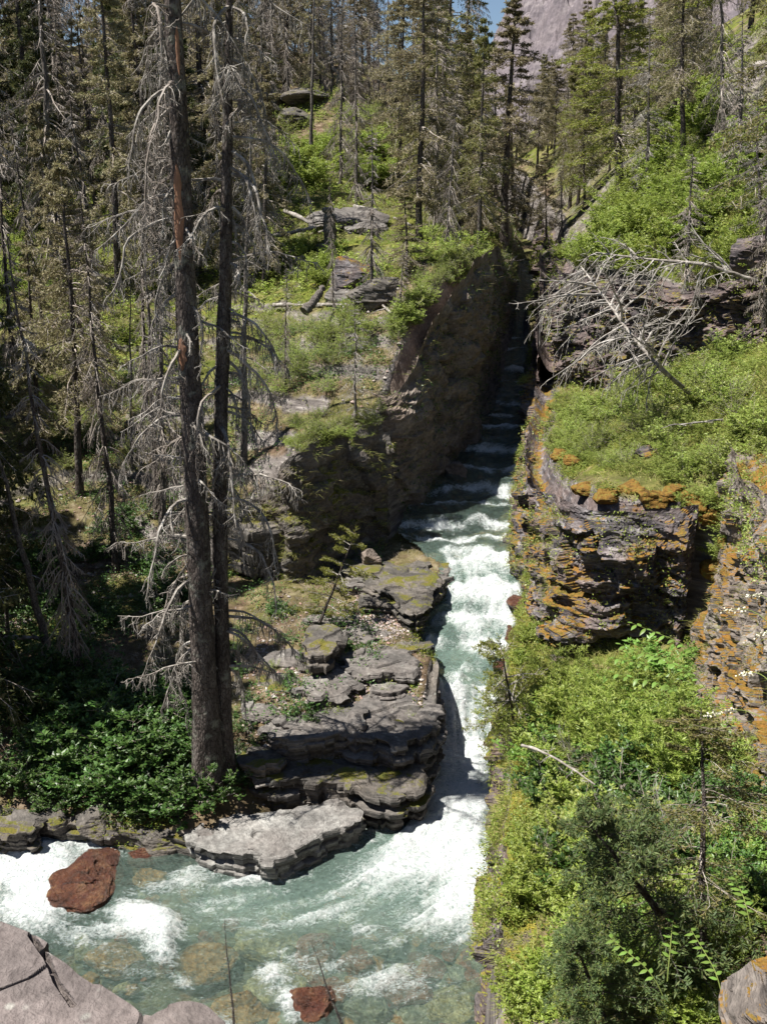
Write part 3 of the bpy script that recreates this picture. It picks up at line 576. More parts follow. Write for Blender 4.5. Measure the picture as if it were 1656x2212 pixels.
# foreground rocks in front of the camera
slab('rock_slab', [(-420,1880),(-150,1935),(0,1984),(68,2016),(180,2088),(303,2166),(312,2190),(280,2250),(230,2400),(0,2600),(-420,2600)], 11.15, 1.9, M['fore'], 'big cracked grey rock in the bottom left corner', 13, layer=.6, amp=.03, top_amp=.014, res=.008, nr=260, under=.3,
     groove=[[(66,2012),(100,2060),(120,2105),(156,2156), .014, .045], [(100,2080),(60,2100),(-20,2130), .008, .03], [(255,2212),(275,2240), .012, .04]], cat='rock')
slab('rock_slab', [(318,2178),(390,2150),(452,2160),(470,2185),(560,2235),(600,2330),(420,2400),(330,2300),(290,2225)], 10.95, 1.9, M['fore'], 'smaller grey rock beside the cracked one at the bottom', 14, layer=.5, amp=.05, top_amp=.04, res=.012, nr=120, cat='rock')
for i, (a, b, z, sz, m) in enumerate([(1112,1300,2.4,(.25,.4,.22),'red'),(1108,1370,1.9,(.22,.45,.22),'red'),(1090,1440,1.5,(.25,.4,.25),'red'),(1098,1520,.9,(.2,.35,.3),'wall'),(1085,1240,2.6,(.2,.16,.12),'red'),(1082,1650,.2,(.22,.5,.35),'wall'),(1078,1790,.1,(.25,.6,.3),'wall'),(1080,1900,.05,(.22,.4,.25),'wall'),(1068,2010,.0,(.25,.5,.3),'wall'),(1062,2120,.0,(.2,.35,.3),'wall'),(1052,2190,.1,(.25,.3,.4),'wall')]):
    boulder('boulder', tuple(WZ(a, b, z)), sz, M[m], ['wet red rock at the right edge of the upper rapids','long wet red rock beside the middle rapids','red brown rock just above the small fall','dark rock beside the small fall','small red stone breaking the white rapids','dark wet rock at the foot of the small fall','long wet rock at the waterline beside the foaming pool','brown rock at the waterline midway along the river wall','wet ledge at the waterline below the yellow moss','low dark rock near the bottom of the river wall','dark rock at the very bottom of the river wall'][i], seed=200 + i, n=(80, 50), rough=.16)
for i, (a, b) in enumerate([(1265,1062),(1310,1075),(1360,1060),(1410,1080),(1455,1068),(1500,1090),(1540,1150),(1580,1190),(1620,1230),(1560,1240),(1640,1290),(1210,990),(1240,1000)]):
    h = hit(a, b); boulder('moss_cushion', (h[0], h[1] , h[2] + .0), (.42, .34, .2), M['moss'], 'orange moss cushion on the rim of the layered rock, ' + ('first','second','third','fourth','fifth','sixth','seventh','eighth','ninth','tenth','eleventh','twelfth','thirteenth')[i] + ' of its row', 'moss', seed=230 + i, rz=i, n=(60, 36), rough=.2)
# stones on the bed and pebbles
BC = [[(.16,.05,.035),(.30,.11,.08),(.36,.18,.13)], [(.22,.19,.10),(.40,.34,.20),(.5,.45,.3)], [(.12,.125,.11),(.25,.255,.22),(.38,.38,.32)], [(.25,.12,.05),(.42,.22,.09),(.5,.3,.16)]]
bm_ = [simple_mat('bed_stone_%s' % k, tuple(v * .6 for v in c[0]), tuple(v * .95 for v in c[1]), scale=5, c3=tuple(v * 1.15 for v in c[2]), rough=.7, bump=1.0) for k, c in zip(('red', 'ochre', 'grey', 'orange'), BC)]
protos = [boulder('bed_stone', (0, 0, -50 - i), (.24, .2, .13), bm_[i % 4], 'rounded stone seen through the clear pool water', 'stone', seed=50 + i, n=(26, 16), group='stones on the bed of the pool') for i in range(8)]
rr = np.random.RandomState(9); k = 0
while k < 230:
    if k < 120: a, b = rr.uniform(560, 1045), rr.uniform(2030, 2300)
    else: a, b = rr.uniform(120, 1040), rr.uniform(1850, 2250)
    p = WZ(a, b, -.55)
    if sdist(RIV, p[0:1], p[1:2])[0] < .25: continue
    o = protos[k] if k < 8 else protos[rr.randint(8)].copy()
    if k >= 8: COL.objects.link(o)
    s = rr.uniform(.35, 1.2) * (1.25 if b > 2050 and a > 560 else .8); o.location = (p[0], p[1], -.62 + .08 * s); o.rotation_euler = (rr.uniform(-.3, .3), rr.uniform(-.3, .3), rr.uniform(0, 6)); o.scale = (s, s, s * rr.uniform(.6, 1.1)); k += 1
for i, (a, b, sx, sy, m) in enumerate([(440,2085,.6,.4,3),(560,2050,.5,.35,1),(250,2080,.5,.35,3),(680,2065,.42,.4,0),(770,2080,.35,.3,0),(600,2150,.55,.35,1),(880,2150,.45,.35,0),(790,2180,.5,.4,2),(960,2180,.45,.4,1),(520,2180,.6,.4,3),(720,2160,.3,.25,0),(560,1930,.6,.3,2),(330,1900,.4,.2,3)]):
    boulder('bed_boulder', onw(a, b, -.42, 0), (sx, sy, .30), bm_[m], 'submerged %s boulder under the clear water, %s' % (('dark red', 'ochre', 'grey green', 'orange brown')[m], ['left of both dead saplings at the bottom', 'just left of the left dead sapling', 'near the left edge rock', 'at the tip of the leaning dead sapling', 'right of the leaning sapling tip', 'between the two dead saplings', 'farthest right of the dark red ones', 'right of the orange rock', 'by the right bank at the bottom', 'lowest, beside the left sapling', 'below the sapling tip', 'in front of the pale slab', 'right of the red boulder'][i]), 'boulder', seed=150 + i, n=(60, 36))
def pebbles(name, quads, label, n, smin, smax, seed):
    r = np.random.RandomState(seed); Vs = []; Fs = []
    base = np.array([(1,0,0),(-1,0,0),(0,1,0),(0,-1,0),(0,0,1),(0,0,-1)], float); bf = np.array([(0,2,4),(2,1,4),(1,3,4),(3,0,4),(2,0,5),(1,2,5),(3,1,5),(0,3,5)])
    P = []
    for (x0, x1, y0, y1, w) in quads:
        c = int(n * w); pts = np.array([hit(a, b) for a, b in zip(r.uniform(x0, x1, 40), r.uniform(y0, y1, 40))])
        i = r.randint(0, 40, c); q = pts[i, :2] + r.normal(scale=.35, size=(c, 2)); P.append(q)
    P = np.concatenate(P); z = H(P[:, 0], P[:, 1]); ok = sdist(RIV, P[:, 0], P[:, 1]) < -.05; P = P[ok]; z = z[ok]; n = len(P)
    s = smin + (smax - smin) * r.uniform(size=n) ** 3
    V = base[None] * s[:, None, None] * np.array([1, .8, .55]) * r.uniform(.7, 1.3, (n, 6, 1)); a = r.uniform(0, 6.3, n)
    X = V[..., 0] * np.cos(a)[:, None] - V[..., 1] * np.sin(a)[:, None]; Y = V[..., 0] * np.sin(a)[:, None] + V[..., 1] * np.cos(a)[:, None]
    V = np.stack([X + P[:, None, 0], Y + P[:, None, 1], V[..., 2] + z[:, None] + .3 * s[:, None]], -1).reshape(-1, 3)
    F = ((np.arange(n) * 6)[:, None, None] + bf[None]).reshape(-1, 3)
    o = mesh_obj(name, V, F, M['pebble']); tag(o, label, 'pebbles', kind='stuff')
t = NT('pebble'); g_ = t.n('NewGeometry').outputs['Random Per Island']
M['pebble'] = t.out(t.bsdf(t.ramp(g_, [(0, (.16,.13,.12)), (.4, (.32,.28,.26)), (.7, (.28,.17,.14)), (1, (.5,.47,.43))]), .85))
pebbles('pebbles', [(740,880,1310,1400,.22),(560,930,1400,1620,.3),(520,740,1300,1700,.1)], 'grey and pink pebbles washed onto the rock shelf', 7000, .02, .08, 3)
pebbles('rubble', [(0,400,950,1400,.6),(600,900,640,960,.2),(0,200,620,760,.2)], 'loose broken stones scattered on the left slope', 1300, .02, .12, 4)
# far mountain
mx = np.linspace(-60, 420, 480); my = np.linspace(260, 620, 200); MX, MY = np.meshgrid(mx, my)
ridge = np.interp(MX, [-60, 25, 48, 70, 110, 200, 420], [5, 22, 60, 105, 150, 210, 300]) * sm(250, 460, MY) + 5
MZ = ridge * (1 + .22 * fbm(MX * .02, MY * .02, 0, 6, 90, .65)) - 16 * np.abs(fbm(MX * .06 + MY * .02, MY * .015, 0, 5, 91, .7)) + 5 * fbm(MX * .3, MY * .1, 0, 3, 92, .7)
tag(mesh_obj('mountain', np.stack([MX, MY, MZ], -1).reshape(-1, 3), grid_faces(200, 480), M['peak'], smooth=False), 'bare purple grey rock mountain behind the trees', 'mountain', kind='structure')

# ------------------------------------------------------------------ plant materials
def bark_mat(name, c1, c2, c3, scale=6, bare=None):
    t = NT(name); co = t.coord((1, 1, .35)); n = t.noise(co, scale, 6, .7, .6); v = t.n('TexVoronoi', {'Vector': co, 'Scale': scale * 3.2}, feature='DISTANCE_TO_EDGE').outputs['Distance']
    col = t.ramp(n, [(.3, c1), (.5, c2), (.7, c3)])
    col = t.mix(t.ramp(v, [(.0, .7), (.12, 0.)]), col, tuple(x * .35 for x in c1))
    col = t.mix(t.ramp(t.noise(t.coord(), 3, 4, .7), [(.55, 0.), (.66, .5)]), col, (.30, .31, .26))
    return t.out(t.bsdf(col, .95, t.bump(t.math('ADD', n, v), .9, .05), .1))
M['bark'] = bark_mat('bark', (.04, .033, .03), (.10, .082, .074), (.20, .175, .16))
M['bark_grey'] = bark_mat('grey_bark', (.07, .06, .055), (.16, .14, .125), (.28, .25, .23), 5)
M['bare'] = simple_mat('bare_red_wood', (.12, .065, .04), (.30, .16, .10), 6, stretch=(1, 1, .2), c3=(.20, .12, .085))
M['dead'] = simple_mat('weathered_dead_wood', (.10, .085, .075), (.235, .21, .185), 5, stretch=(1, 1, 1), c3=(.43, .40, .365))
M['twig'] = simple_mat('grey_brown_twig', (.13, .105, .088), (.27, .23, .20), 2, c3=(.39, .355, .32))
M['silver'] = simple_mat('silver_dead_wood', (.12, .105, .095), (.27, .245, .22), 5, c3=(.44, .41, .38))
M['n_brown'] = leaf_mat('brown_needles', [(.18, .15, .08), (.28, .23, .14), (.22, .21, .09), (.36, .31, .21)], .35)
M['n_olive'] = leaf_mat('olive_needles', [(.09, .10, .03), (.17, .17, .05), (.25, .21, .09), (.14, .15, .035)], .35)
M['n_yellow'] = leaf_mat('yellow_green_needles', [(.17, .21, .04), (.28, .29, .06), (.22, .26, .05), (.27, .22, .10)], .4)
M['n_dark'] = leaf_mat('dark_green_needles', [(.04, .055, .02), (.08, .09, .03), (.06, .075, .025), (.13, .12, .05)], .3)
M['n_blue'] = leaf_mat('blue_green_needles', [(.05, .09, .03), (.10, .16, .055), (.15, .20, .07), (.12, .13, .04)], .35)
M['l_bright'] = leaf_mat('bright_green_leaves', [(.13, .19, .025), (.22, .29, .045), (.30, .36, .07), (.37, .41, .12)], .45, .45, .4)
M['l_mid'] = leaf_mat('mid_green_leaves', [(.03, .07, .016), (.05, .11, .022), (.075, .15, .03), (.12, .19, .05)], .34, .42, .45)
M['l_pale'] = leaf_mat('pale_green_leaves', [(.19, .27, .045), (.28, .35, .07), (.37, .40, .12), (.23, .31, .05)], .42, .45, .4)
M['l_big'] = leaf_mat('broad_soft_leaves', [(.13, .24, .04), (.18, .30, .06), (.22, .34, .08)], .42, .4, .4)
M['grass'] = leaf_mat('grass_blades', [(.14, .19, .03), (.25, .28, .06), (.36, .34, .10), (.42, .36, .17), (.20, .25, .05)], .35, .6, .25)
M['herb'] = leaf_mat('ground_herbs', [(.06, .11, .015), (.13, .19, .025), (.21, .25, .04), (.27, .24, .05)], .35, .55, .3)
M['stem'] = simple_mat('green_stem', (.10, .13, .03), (.18, .22, .06), 4)
M['flower'] = simple_mat('cream_flowers', (.55, .50, .36), (.72, .68, .55), 6)

# ------------------------------------------------------------------ plant builders (all geometry by numpy)
def quads(C, D, U, L, W, fold=.0):
    """leaf-like rhombi: base C, direction D, side U"""
    L = np.asarray(L)[:, None]; W = np.asarray(W)[:, None]
    N = np.cross(D, U)
    V = np.stack([C, C + D * L * .45 + U * W * .5 + N * W * fold, C + D * L, C + D * L * .45 - U * W * .5 + N * W * fold], 1)
    return V.reshape(-1, 3), (np.arange(len(C)) * 4)[:, None] + np.arange(4)[None]
def unit(v): return v / (np.linalg.norm(v, axis=-1, keepdims=True) + 1e-9)
def bpaths(r, S, az, el, L, n, wob=.18, droop=0., lift=0.):
    """curved shoots from S (B,3)"""
    B = len(S); P = np.zeros((B, n, 3)); P[:, 0] = S; a = az.copy(); e = el.copy(); st = (L / (n - 1))
    for i in range(1, n):
        a = a + r.normal(scale=wob, size=B); s = i / (n - 1); e = e + (-droop * (1 if s < .65 else -.2) + lift * (s > .6)) / (n - 1) * 2 + r.normal(scale=wob * .5, size=B)
        P[:, i] = P[:, i-1] + st[:, None] * np.stack([np.cos(a) * np.cos(e), np.sin(a) * np.cos(e), np.sin(e)], -1)
    return P
def shoots(r, P, m, frac, n, lo=.2, spread=.9, wob=.25, droop=.4, taper=.6):
    """m side shoots on each path"""
    B, k, _ = P.shape; L = np.linalg.norm(np.diff(P, axis=1), axis=2).sum(1)
    s = (lo + (1 - lo) * (np.arange(m)[None] + r.uniform(0, 1, (B, m))) / m); x = s * (k - 1) * .999; i = x.astype(int); f = (x - i)[..., None]
    bi = np.arange(B)[:, None]; S = P[bi, i] * (1 - f) + P[bi, i + 1] * f; T = unit(P[bi, i + 1] - P[bi, i])
    side = np.where((np.arange(m)[None] + np.zeros((B, 1))) % 2 == 0, 1, -1) * spread + r.normal(scale=.25, size=(B, m))
    az = np.arctan2(T[..., 1], T[..., 0]) + side; el = np.arcsin(np.clip(T[..., 2], -1, 1)) + r.normal(scale=.3, size=(B, m)) - .1
    LL = L[:, None] * frac * (1 - taper * s) * r.uniform(.5, 1.2, (B, m))
    return bpaths(r, S.reshape(-1, 3), az.ravel(), el.ravel(), LL.ravel(), n, wob, droop)
def taperR(P, r0, r1): k = P.shape[1]; t = np.linspace(0, 1, k)[None]; r0 = np.asarray(r0).reshape(-1, 1); return r0 * (1 - t) + r1 * t
def along(P, m, r, lo=.0):
    B, k, _ = P.shape; s = lo + (1 - lo) * (np.arange(m)[None] + r.uniform(0, 1, (B, m))) / m; x = s * (k - 1) * .999; i = x.astype(int); f = (x - i)[..., None]; bi = np.arange(B)[:, None]
    return (P[bi, i] * (1 - f) + P[bi, i + 1] * f).reshape(-1, 3), unit(P[bi, i + 1] - P[bi, i]).reshape(-1, 3)
def needles(r, C, T, L, W, spread=.8):
    n = len(C); A = unit(np.cross(T, r.normal(size=(n, 3)))); D = unit(T * .6 + A * spread); U = unit(np.cross(D, r.normal(size=(n, 3))))
    return quads(C, D, U, L * r.uniform(.6, 1.3, n), W * r.uniform(.7, 1.3, n))
def trunk_path(h, r, bend=.25, n=14):
    z = np.linspace(0, h, n); x = bend * np.cumsum(r.normal(size=n)) / n * 1.2; y = bend * np.cumsum(r.normal(size=n)) / n * 1.2
    return np.stack([x - x[0], y - y[0], z], -1)
def conifer(name, seed, h=10., r0=.14, nb=70, Lmax=1.7, lo=.12, el0=-.1, el1=.5, droop=.5, tw=10, sub=4, nd=0, ndL=.12, ndW=.05, mats=None, shape=.8, br=.016, lean=.3, sparse=0., twr=.0055, subdead=True):
    r = np.random.RandomState(seed); root = empty(name, (0, 0, -60)); tp = trunk_path(h, r, lean)
    rad = r0 * (1 - np.linspace(0, 1, len(tp)) * .93) ** .85; rad[0] *= 1.25
    mb = MB(); mb.tubes(tp[None], rad[None], 8); mb.build('trunk', mats[0], root, True)
    s = lo + (1 - lo) * r.uniform(0, 1, nb) ** .95; s = np.sort(np.clip(s, 0, .985))
    zz = s * h; S = np.stack([np.interp(zz, tp[:, 2], tp[:, i]) for i in range(3)], -1)
    u = (s - lo) / (1 - lo); pr = (1 - u) ** shape * np.clip(u * 6 + .45, 0, 1)
    L = Lmax * (.08 + pr) * r.uniform(.55, 1.15, nb); L *= np.where(r.uniform(size=nb) < sparse, .35, 1)
    az = r.uniform(0, 2 * math.pi, nb); el = el0 + (el1 - el0) * s ** 1.5 + r.normal(scale=.12, size=nb)
    P = bpaths(r, S, az, el, L, 7, .10, droop)
    T1 = shoots(r, P, tw, .42, 4, .18, .85, .2, droop * .6)
    mb = MB(); mb.tubes(P, taperR(P, br * (.4 + L / Lmax), .004), 3); mb.tubes(T1, taperR(T1, twr * np.ones(len(T1)), .003), 3)
    T2 = shoots(r, T1, sub, .5, 3, .2, .8, .3, .3) if sub else None
    if sub and nd == 0: mb.tubes(T2, taperR(T2, twr * .7 * np.ones(len(T2)), .002), 3)
    mb.build('branches', mats[1], root)
    if nd:
        mb = MB()
        for Q, m in ((T2, nd), (T1, nd + 2)):
            C, T = along(Q, m, r, .1); mb.add(*needles(r, C, T, ndL, ndW))
        C, T = along(P, nd * 5, r, .35); mb.add(*needles(r, C, T, ndL, ndW))
        C, T = along(tp[None, -4:], 60, r, .2); mb.add(*needles(r, C, T, ndL * 1.3, ndW))
        mb.build('needles', mats[2], root)
    return root
def shrub(name, seed, ns=16, h=1., spread=.8, leafL=.07, leafW=.04, nl=9, tw=8, mat='l_mid', stem='twig', droop=.5, sub=3):
    r = np.random.RandomState(seed); root = empty(name, (0, 0, -60))
    S = r.normal(scale=.12, size=(ns, 3)) * [1, 1, 0]; az = r.uniform(0, 6.28, ns); el = r.uniform(.5, 1.4, ns); L = h * r.uniform(.7, 1.25, ns)
    P = bpaths(r, S, az, el, L, 7, .15, droop); T1 = shoots(r, P, tw, .5, 4, .2, spread, .3, .3, .5); T2 = shoots(r, T1, sub, .5, 3, .25, .8, .3, .3, .5)
    mb = MB(); mb.tubes(P, taperR(P, np.full(ns, .011 * h), .003), 3); mb.tubes(T1, taperR(T1, np.full(len(T1), .004), .002), 3); mb.build('stems', M[stem], root)
    mb = MB()
    for Q, m in ((T1, nl), (T2, max(3, nl - 3)), (P, nl)):
        C, T = along(Q, m, r, .2); n = len(C); A = unit(np.cross(T, r.normal(size=(n, 3)))); A[:, 2] = np.abs(A[:, 2]) * .3
        D = unit(T * .4 + A); U = unit(np.cross(D, np.array([0, 0, 1.]) + r.normal(scale=.45, size=(n, 3)))); mb.add(*quads(C, D, U, leafL * r.uniform(.6, 1.25, n), leafW * r.uniform(.7, 1.2, n), .15))
    mb.build('foliage', M[mat], root); return root
from mathutils import Matrix, Quaternion
PROTO_USED = set()
KC = {}
def kids(o):
    if o.name not in KC: KC[o.name] = [(c, []) for c in bpy.data.objects if c.parent == o]
    return KC[o.name]
def put(proto, base, rz=0., scale=1., label=None, cat=None, group=None, lean=None, up=None):
    """first use moves the prototype itself, later uses copy it with its parts"""
    if proto.name in PROTO_USED: o = copy_tree(proto, kids(proto))
    else: kids(proto); PROTO_USED.add(proto.name); o = proto
    o.location = tuple(base); q = Quaternion((0, 0, 1), rz)
    if up is not None: q = Vector((0, 0, 1)).rotation_difference(Vector(list(map(float, up)))) @ q
    elif lean is not None: q = Quaternion((0, 1, 0), lean) @ q
    o.rotation_euler = q.to_euler(); o.scale = (scale,) * 3 if np.isscalar(scale) else tuple(scale)
    tag(o, label, cat, group); return o
def place(proto, bx, by, tx, ty, label, cat='tree', group=None, rz=0., Y=None, dz=-.1, h=10., wide=1.):
    """stand a tree of height h*scale with its foot and its tip at picture points"""
    b = hit(bx, by) if Y is None else WY(bx, by, Y); a, bb, c = ray(tx, ty); t = b[1] / bb; top = np.array([a * t, b[1], CAMZ + c * t])
    b = b + [0, 0, dz]; d = top - b; s = np.linalg.norm(d) / h
    return put(proto, b, rz, (s * wide, s * wide, s), label, cat, group, up=d / np.linalg.norm(d))
B1 = [M['bark'], M['twig'], None]
def mats(b, t, n=None): return [M[b], M[t], M[n] if n else None]
R_ = np.random.RandomState(77)
WORDS = {}
def where(px, py, s, lo, hi):
    a = 'far left' if px < 250 else 'left' if px < 560 else 'centre' if px < 900 else 'right centre' if px < 1250 else 'right'
    b = 'top' if py < 300 else 'upper' if py < 800 else 'middle' if py < 1300 else 'lower' if py < 1800 else 'bottom'
    u = (s - lo) / (hi - lo + 1e-6); return ('smallest', 'small', 'middling', 'large', 'largest')[int(min(.99, max(0, u)) * 5)], b + ' ' + a
# kinds of tree, each ten metres high
grey = [conifer('dead_fir', 200 + i, nb=[120, 100, 130][i], Lmax=[1.5, 1.9, 1.2][i], tw=13, sub=5, mats=mats('bark_grey', 'twig'), droop=.7, el0=-.25, lo=.08, shape=.6, r0=.12, twr=.010, br=.022) for i in range(3)]
brown = [conifer('brown_fir', 210 + i, nb=[95, 105, 90][i], Lmax=[2.0, 2.5, 1.8][i], tw=11, sub=4, nd=3, twr=.009, br=.022, mats=mats('bark', 'twig', 'n_brown'), droop=.5, lo=[.15, .3, .1][i], ndL=.115, ndW=.034) for i in range(3)]
olive = [conifer('olive_fir', 220 + i, nb=[80, 95][i], Lmax=[2.1, 2.6][i], tw=11, sub=4, nd=3, twr=.009, br=.022, mats=mats('bark', 'twig', 'n_olive'), droop=.45, lo=.2, ndL=.12, ndW=.034) for i in range(2)]
yell = [conifer('green_fir', 230, nb=80, Lmax=2.6, tw=11, sub=4, nd=4, twr=.007, mats=mats('bark', 'twig', 'n_yellow'), droop=.3, lo=.15, ndL=.12, ndW=.04)]
dark = [conifer('dark_fir', 240 + i, nb=95, Lmax=[2.1, 1.8][i], tw=11, sub=4, nd=5, mats=mats('bark', 'twig', 'n_dark'), droop=.5, lo=[.05, .15][i], ndL=.13, ndW=.04) for i in range(2)]
bare = [conifer('bare_snag', 250 + i, nb=[16, 40][i], Lmax=[.5, 1.0][i], tw=5, sub=2, mats=mats('bark_grey', 'dead'), droop=.6, lo=.2, r0=.10) for i in range(2)]
silver = [conifer('silver_dead_fir', 260, nb=90, Lmax=1.9, tw=12, sub=5, twr=.009, mats=mats('bark_grey', 'silver'), droop=.5, el0=-.1, lo=.1, r0=.10)]
thin = [conifer('thin_dead_fir', 270 + i, nb=150, Lmax=[1.0, 1.3][i], tw=11, sub=5, twr=.007, mats=mats('bark', 'twig'), droop=.9, el0=-.3, lo=.12, r0=.09) for i in range(2)]

# ------------------------------------------------------------------ the two big trunks in front
def hero(name, pts, rads, Ytr, nbr, seed, label, yrange, side_bias, Lr):
    r = np.random.RandomState(seed); P = np.array([WY(a, b, y) for (a, b), y in zip(pts, Ytr)])
    base = P[0].copy(); root = empty(name, tuple(base)); tag(root, label, 'tree', 'two large dead firs on the left bank'); P = P - base
    n = 160; s = np.linspace(0, 1, n); ss = np.linspace(0, 1, len(P)); C = np.stack([np.interp(s, ss, P[:, i]) for i in range(3)], -1); R = np.interp(s, ss, rads)
    for i in range(3): C[:, i] = np.convolve(np.pad(C[:, i], 8, mode='edge'), np.ones(17) / 17, 'valid')
    k = 26; a = np.arange(k) * 2 * math.pi / k; ca, sa = np.cos(a), np.sin(a)
    Z = C[:, 2:3]; rr = R[:, None] * (1 + .10 * fbm(ca[None] * 2, sa[None] * 2, Z * 1.2, 4, seed) + .10 * fbm(ca[None] * 6, sa[None] * 6, Z * 3, 3, seed + 1))
    fl = 1 + .35 * np.exp(-(s * 42))[:, None] * (1 + .5 * np.cos(a * 5 + seed)[None]); rr = rr * fl
    V = np.stack([C[:, 0:1] + rr * ca, C[:, 1:2] + rr * sa, np.repeat(Z, k, 1)], -1).reshape(-1, 3)
    mesh_obj('trunk', V, grid_faces(n, k, True), M['bark'], root, True)
    zt = C[-1, 2]
    for j in range(nbr):
        v = yrange[0] + (yrange[1] - yrange[0]) * (j + r.uniform(0, 1)) / nbr; i = int(v * (n - 1)); S = C[i:i+1]
        az = r.uniform(0, 2 * math.pi) if r.uniform() > side_bias[1] else side_bias[0] + r.normal(scale=.45)
        L = r.uniform(*Lr) * (1 if r.uniform() > .25 else .45); L *= 1 - .25 * max(0, v - .7) / .3
        up = r.uniform(-.25, .35)
        Pb = bpaths(r, S, np.array([az]), np.array([up]), np.array([L]), 14, .24, r.uniform(.5, 1.15))
        T1 = shoots(r, Pb, int(10 + L * 9), .34, 7, .15, .8, .42, 1.0, .5); T2 = shoots(r, T1, 6, .42, 4, .12, .9, .5, .7, .4)
        mb = MB(); mb.tubes(Pb, taperR(Pb, np.array([.021 + .009 * L]), .006), 5); mb.tubes(T1, taperR(T1, np.full(len(T1), .010), .004), 4); mb.tubes(T2, taperR(T2, np.full(len(T2), .005), .0025), 3)
        mb.build('branch', M['dead'] if r.uniform() < .7 else M['twig'], root)
    return root, C, R
h1, C1, R1_ = hero('dead_fir', [(452,1712),(438,1400),(425,1100),(412,850),(400,600),(388,300),(372,0),(362,-260)], [.34,.27,.24,.225,.205,.18,.155,.13], [19.9]*8, 84, 5, 'thickest dead fir trunk with a strip of reddish bare wood, left of its twin', (.12, .98), (math.pi, .58), (1.0, 2.7))
h2, C2, R2_ = hero('dead_fir', [(487,1700),(480,1400),(474,1100),(478,850),(487,600),(492,300),(496,0),(500,-200)], [.22,.165,.155,.145,.13,.10,.065,.045], [20.2,20.3,20.3,20.3,20.3,20.3,20.3,20.3], 92, 6, 'thinner dead fir trunk close on the right of the thickest one', (.12, .95), (0., .6), (.8, 2.5))
def strip(root, C, R, v0, v1, a0, a1, seed):
    n = 40; m = 10; v = np.linspace(v0, v1, n); i = v * (len(C) - 1); cc = np.stack([np.interp(i, np.arange(len(C)), C[:, j]) for j in range(3)], -1); rr = np.interp(i, np.arange(len(R)), R)
    t = np.linspace(0, 1, n); w = np.sin(t * math.pi) ** .6 * (1 + .5 * fbm(t * 6, 0, 0, 3, seed)); am = (a0 + a1) / 2; A = am + (np.linspace(-.5, .5, m)[None] * (a1 - a0)) * w[:, None]
    q = rr[:, None] * (1.13 - .12 * (np.abs(np.linspace(-1, 1, m))[None] ** 3)); V = np.stack([cc[:, 0:1] + q * np.cos(A), cc[:, 1:2] + q * np.sin(A), np.repeat(cc[:, 2:3], m, 1)], -1)
    o = mesh_obj('bare_wood', V.reshape(-1, 3), grid_faces(n, m), M['bare'], root, True); o['label'] = 'strip of reddish bare wood'
strip(h1, C1, R1_, .585, .69, -2.3, -1.3, 1); strip(h1, C1, R1_, .46, .50, -2.5, -1.6, 2); strip(h1, C1, R1_, .78, .83, -1.3, -.8, 3)

# ------------------------------------------------------------------ single trees, left to right
def T(k, *a, **kw): return place(k, *a, **kw)
T(thin[0], 178,1490, 28,510, 'slender leaning dead fir left of the big trunks, its foot in leafy bushes', rz=1.)
T(bare[0], 112,1425, -40,860, 'dark bare trunk leaning to the left edge, rooted on the mossy bank', rz=.3, wide=1.6)
T(bare[0], 22,1405, -18,1010, 'thin grey leaning trunk at the far left edge', rz=2., wide=1.3)
T(thin[1], 252,1235, 185,400, 'thin dark dead fir with hanging twigs behind the big trunk', rz=2.)
T(bare[1], 338,1120, 318,420, 'grey lichen spotted trunk just left of the thickest trunk', rz=1.)
T(bare[1], 286,1010, 275,560, 'slim grey trunk in the gap left of the big firs', rz=4., wide=.8)
T(bare[1], 527,1010, 532,180, 'dark straight trunk just right of the twin trunk', rz=3., wide=1.)
T(thin[0], 618,850, 612,560, 'small grey dead fir on the grassy ledge', rz=3.)
T(thin[1], 720,690, 714,380, 'thin dead fir standing over the fallen logs', rz=.5, wide=.7)
T(silver[0], 768,915, 765,640, 'small grey half dead fir at the lip of the low cliff', rz=.4, wide=1.3)
T(grey[0], 770,445, 764,60, 'tall grey twiggy dead fir above the grassy clearing', rz=1.)
T(grey[1], 735,400, 742,20, 'grey dead fir left of the tall twiggy one', rz=2.)
T(grey[2], 800,660, 803,260, 'grey dead fir with dense hanging twigs behind the white log', rz=3.)
T(brown[1], 862,425, 872,-60, 'brown needled fir behind the log on the hillside', rz=2.)
T(brown[0], 905,520, 912,-120, 'large brown fir left of the leaning dark trunk', rz=1.)
T(olive[1], 942,465, 978,-160, 'dark trunked fir leaning at the back of the cliff top', rz=3.)
T(grey[1], 962,545, 992,170, 'slim leaning grey fir at the brink of the dark cliff', rz=1.5, wide=.8)
T(olive[0], 1035,565, 1044,40, 'fir with olive tufts rooted at the very edge of the dark cliff', rz=.7, wide=.8)
T(brown[2], 1086,525, 1128,-15, 'tall brown fir with its pointed crown against the sky', rz=.2, wide=1.45)
T(brown[0], 1112,505, 1098,150, 'shorter brown fir behind the pointed tall one', rz=2.2)
T(brown[1], 1180,545, 1175,330, 'small brown fir above the head of the gorge', rz=1.2, Y=62)
T(grey[0], 1215,545, 1212,360, 'small grey fir where the gorge closes', rz=4., Y=60)
T(yell[0], 1340,410, 1318,-110, 'yellow green fir leaning over the right rim of the gorge', rz=.3, wide=1.35)
T(silver[0], 1398,425, 1402,20, 'silver dead fir right of the yellow green one', rz=2., wide=1.2)
T(olive[1], 1262,455, 1260,190, 'olive fir on the far rim below the mountain', rz=2.5, Y=62)
T(brown[1], 1475,330, 1480,-150, 'brown fir on the upper right slope', rz=2.8, Y=44)
T(grey[1], 1560,300, 1560,-200, 'grey dead fir high on the right slope', rz=1.1, Y=42)
T(grey[0], 1480,620, 1490,330, 'grey twiggy dead fir on the leafy right slope above the cliff', rz=.4, wide=1.5)
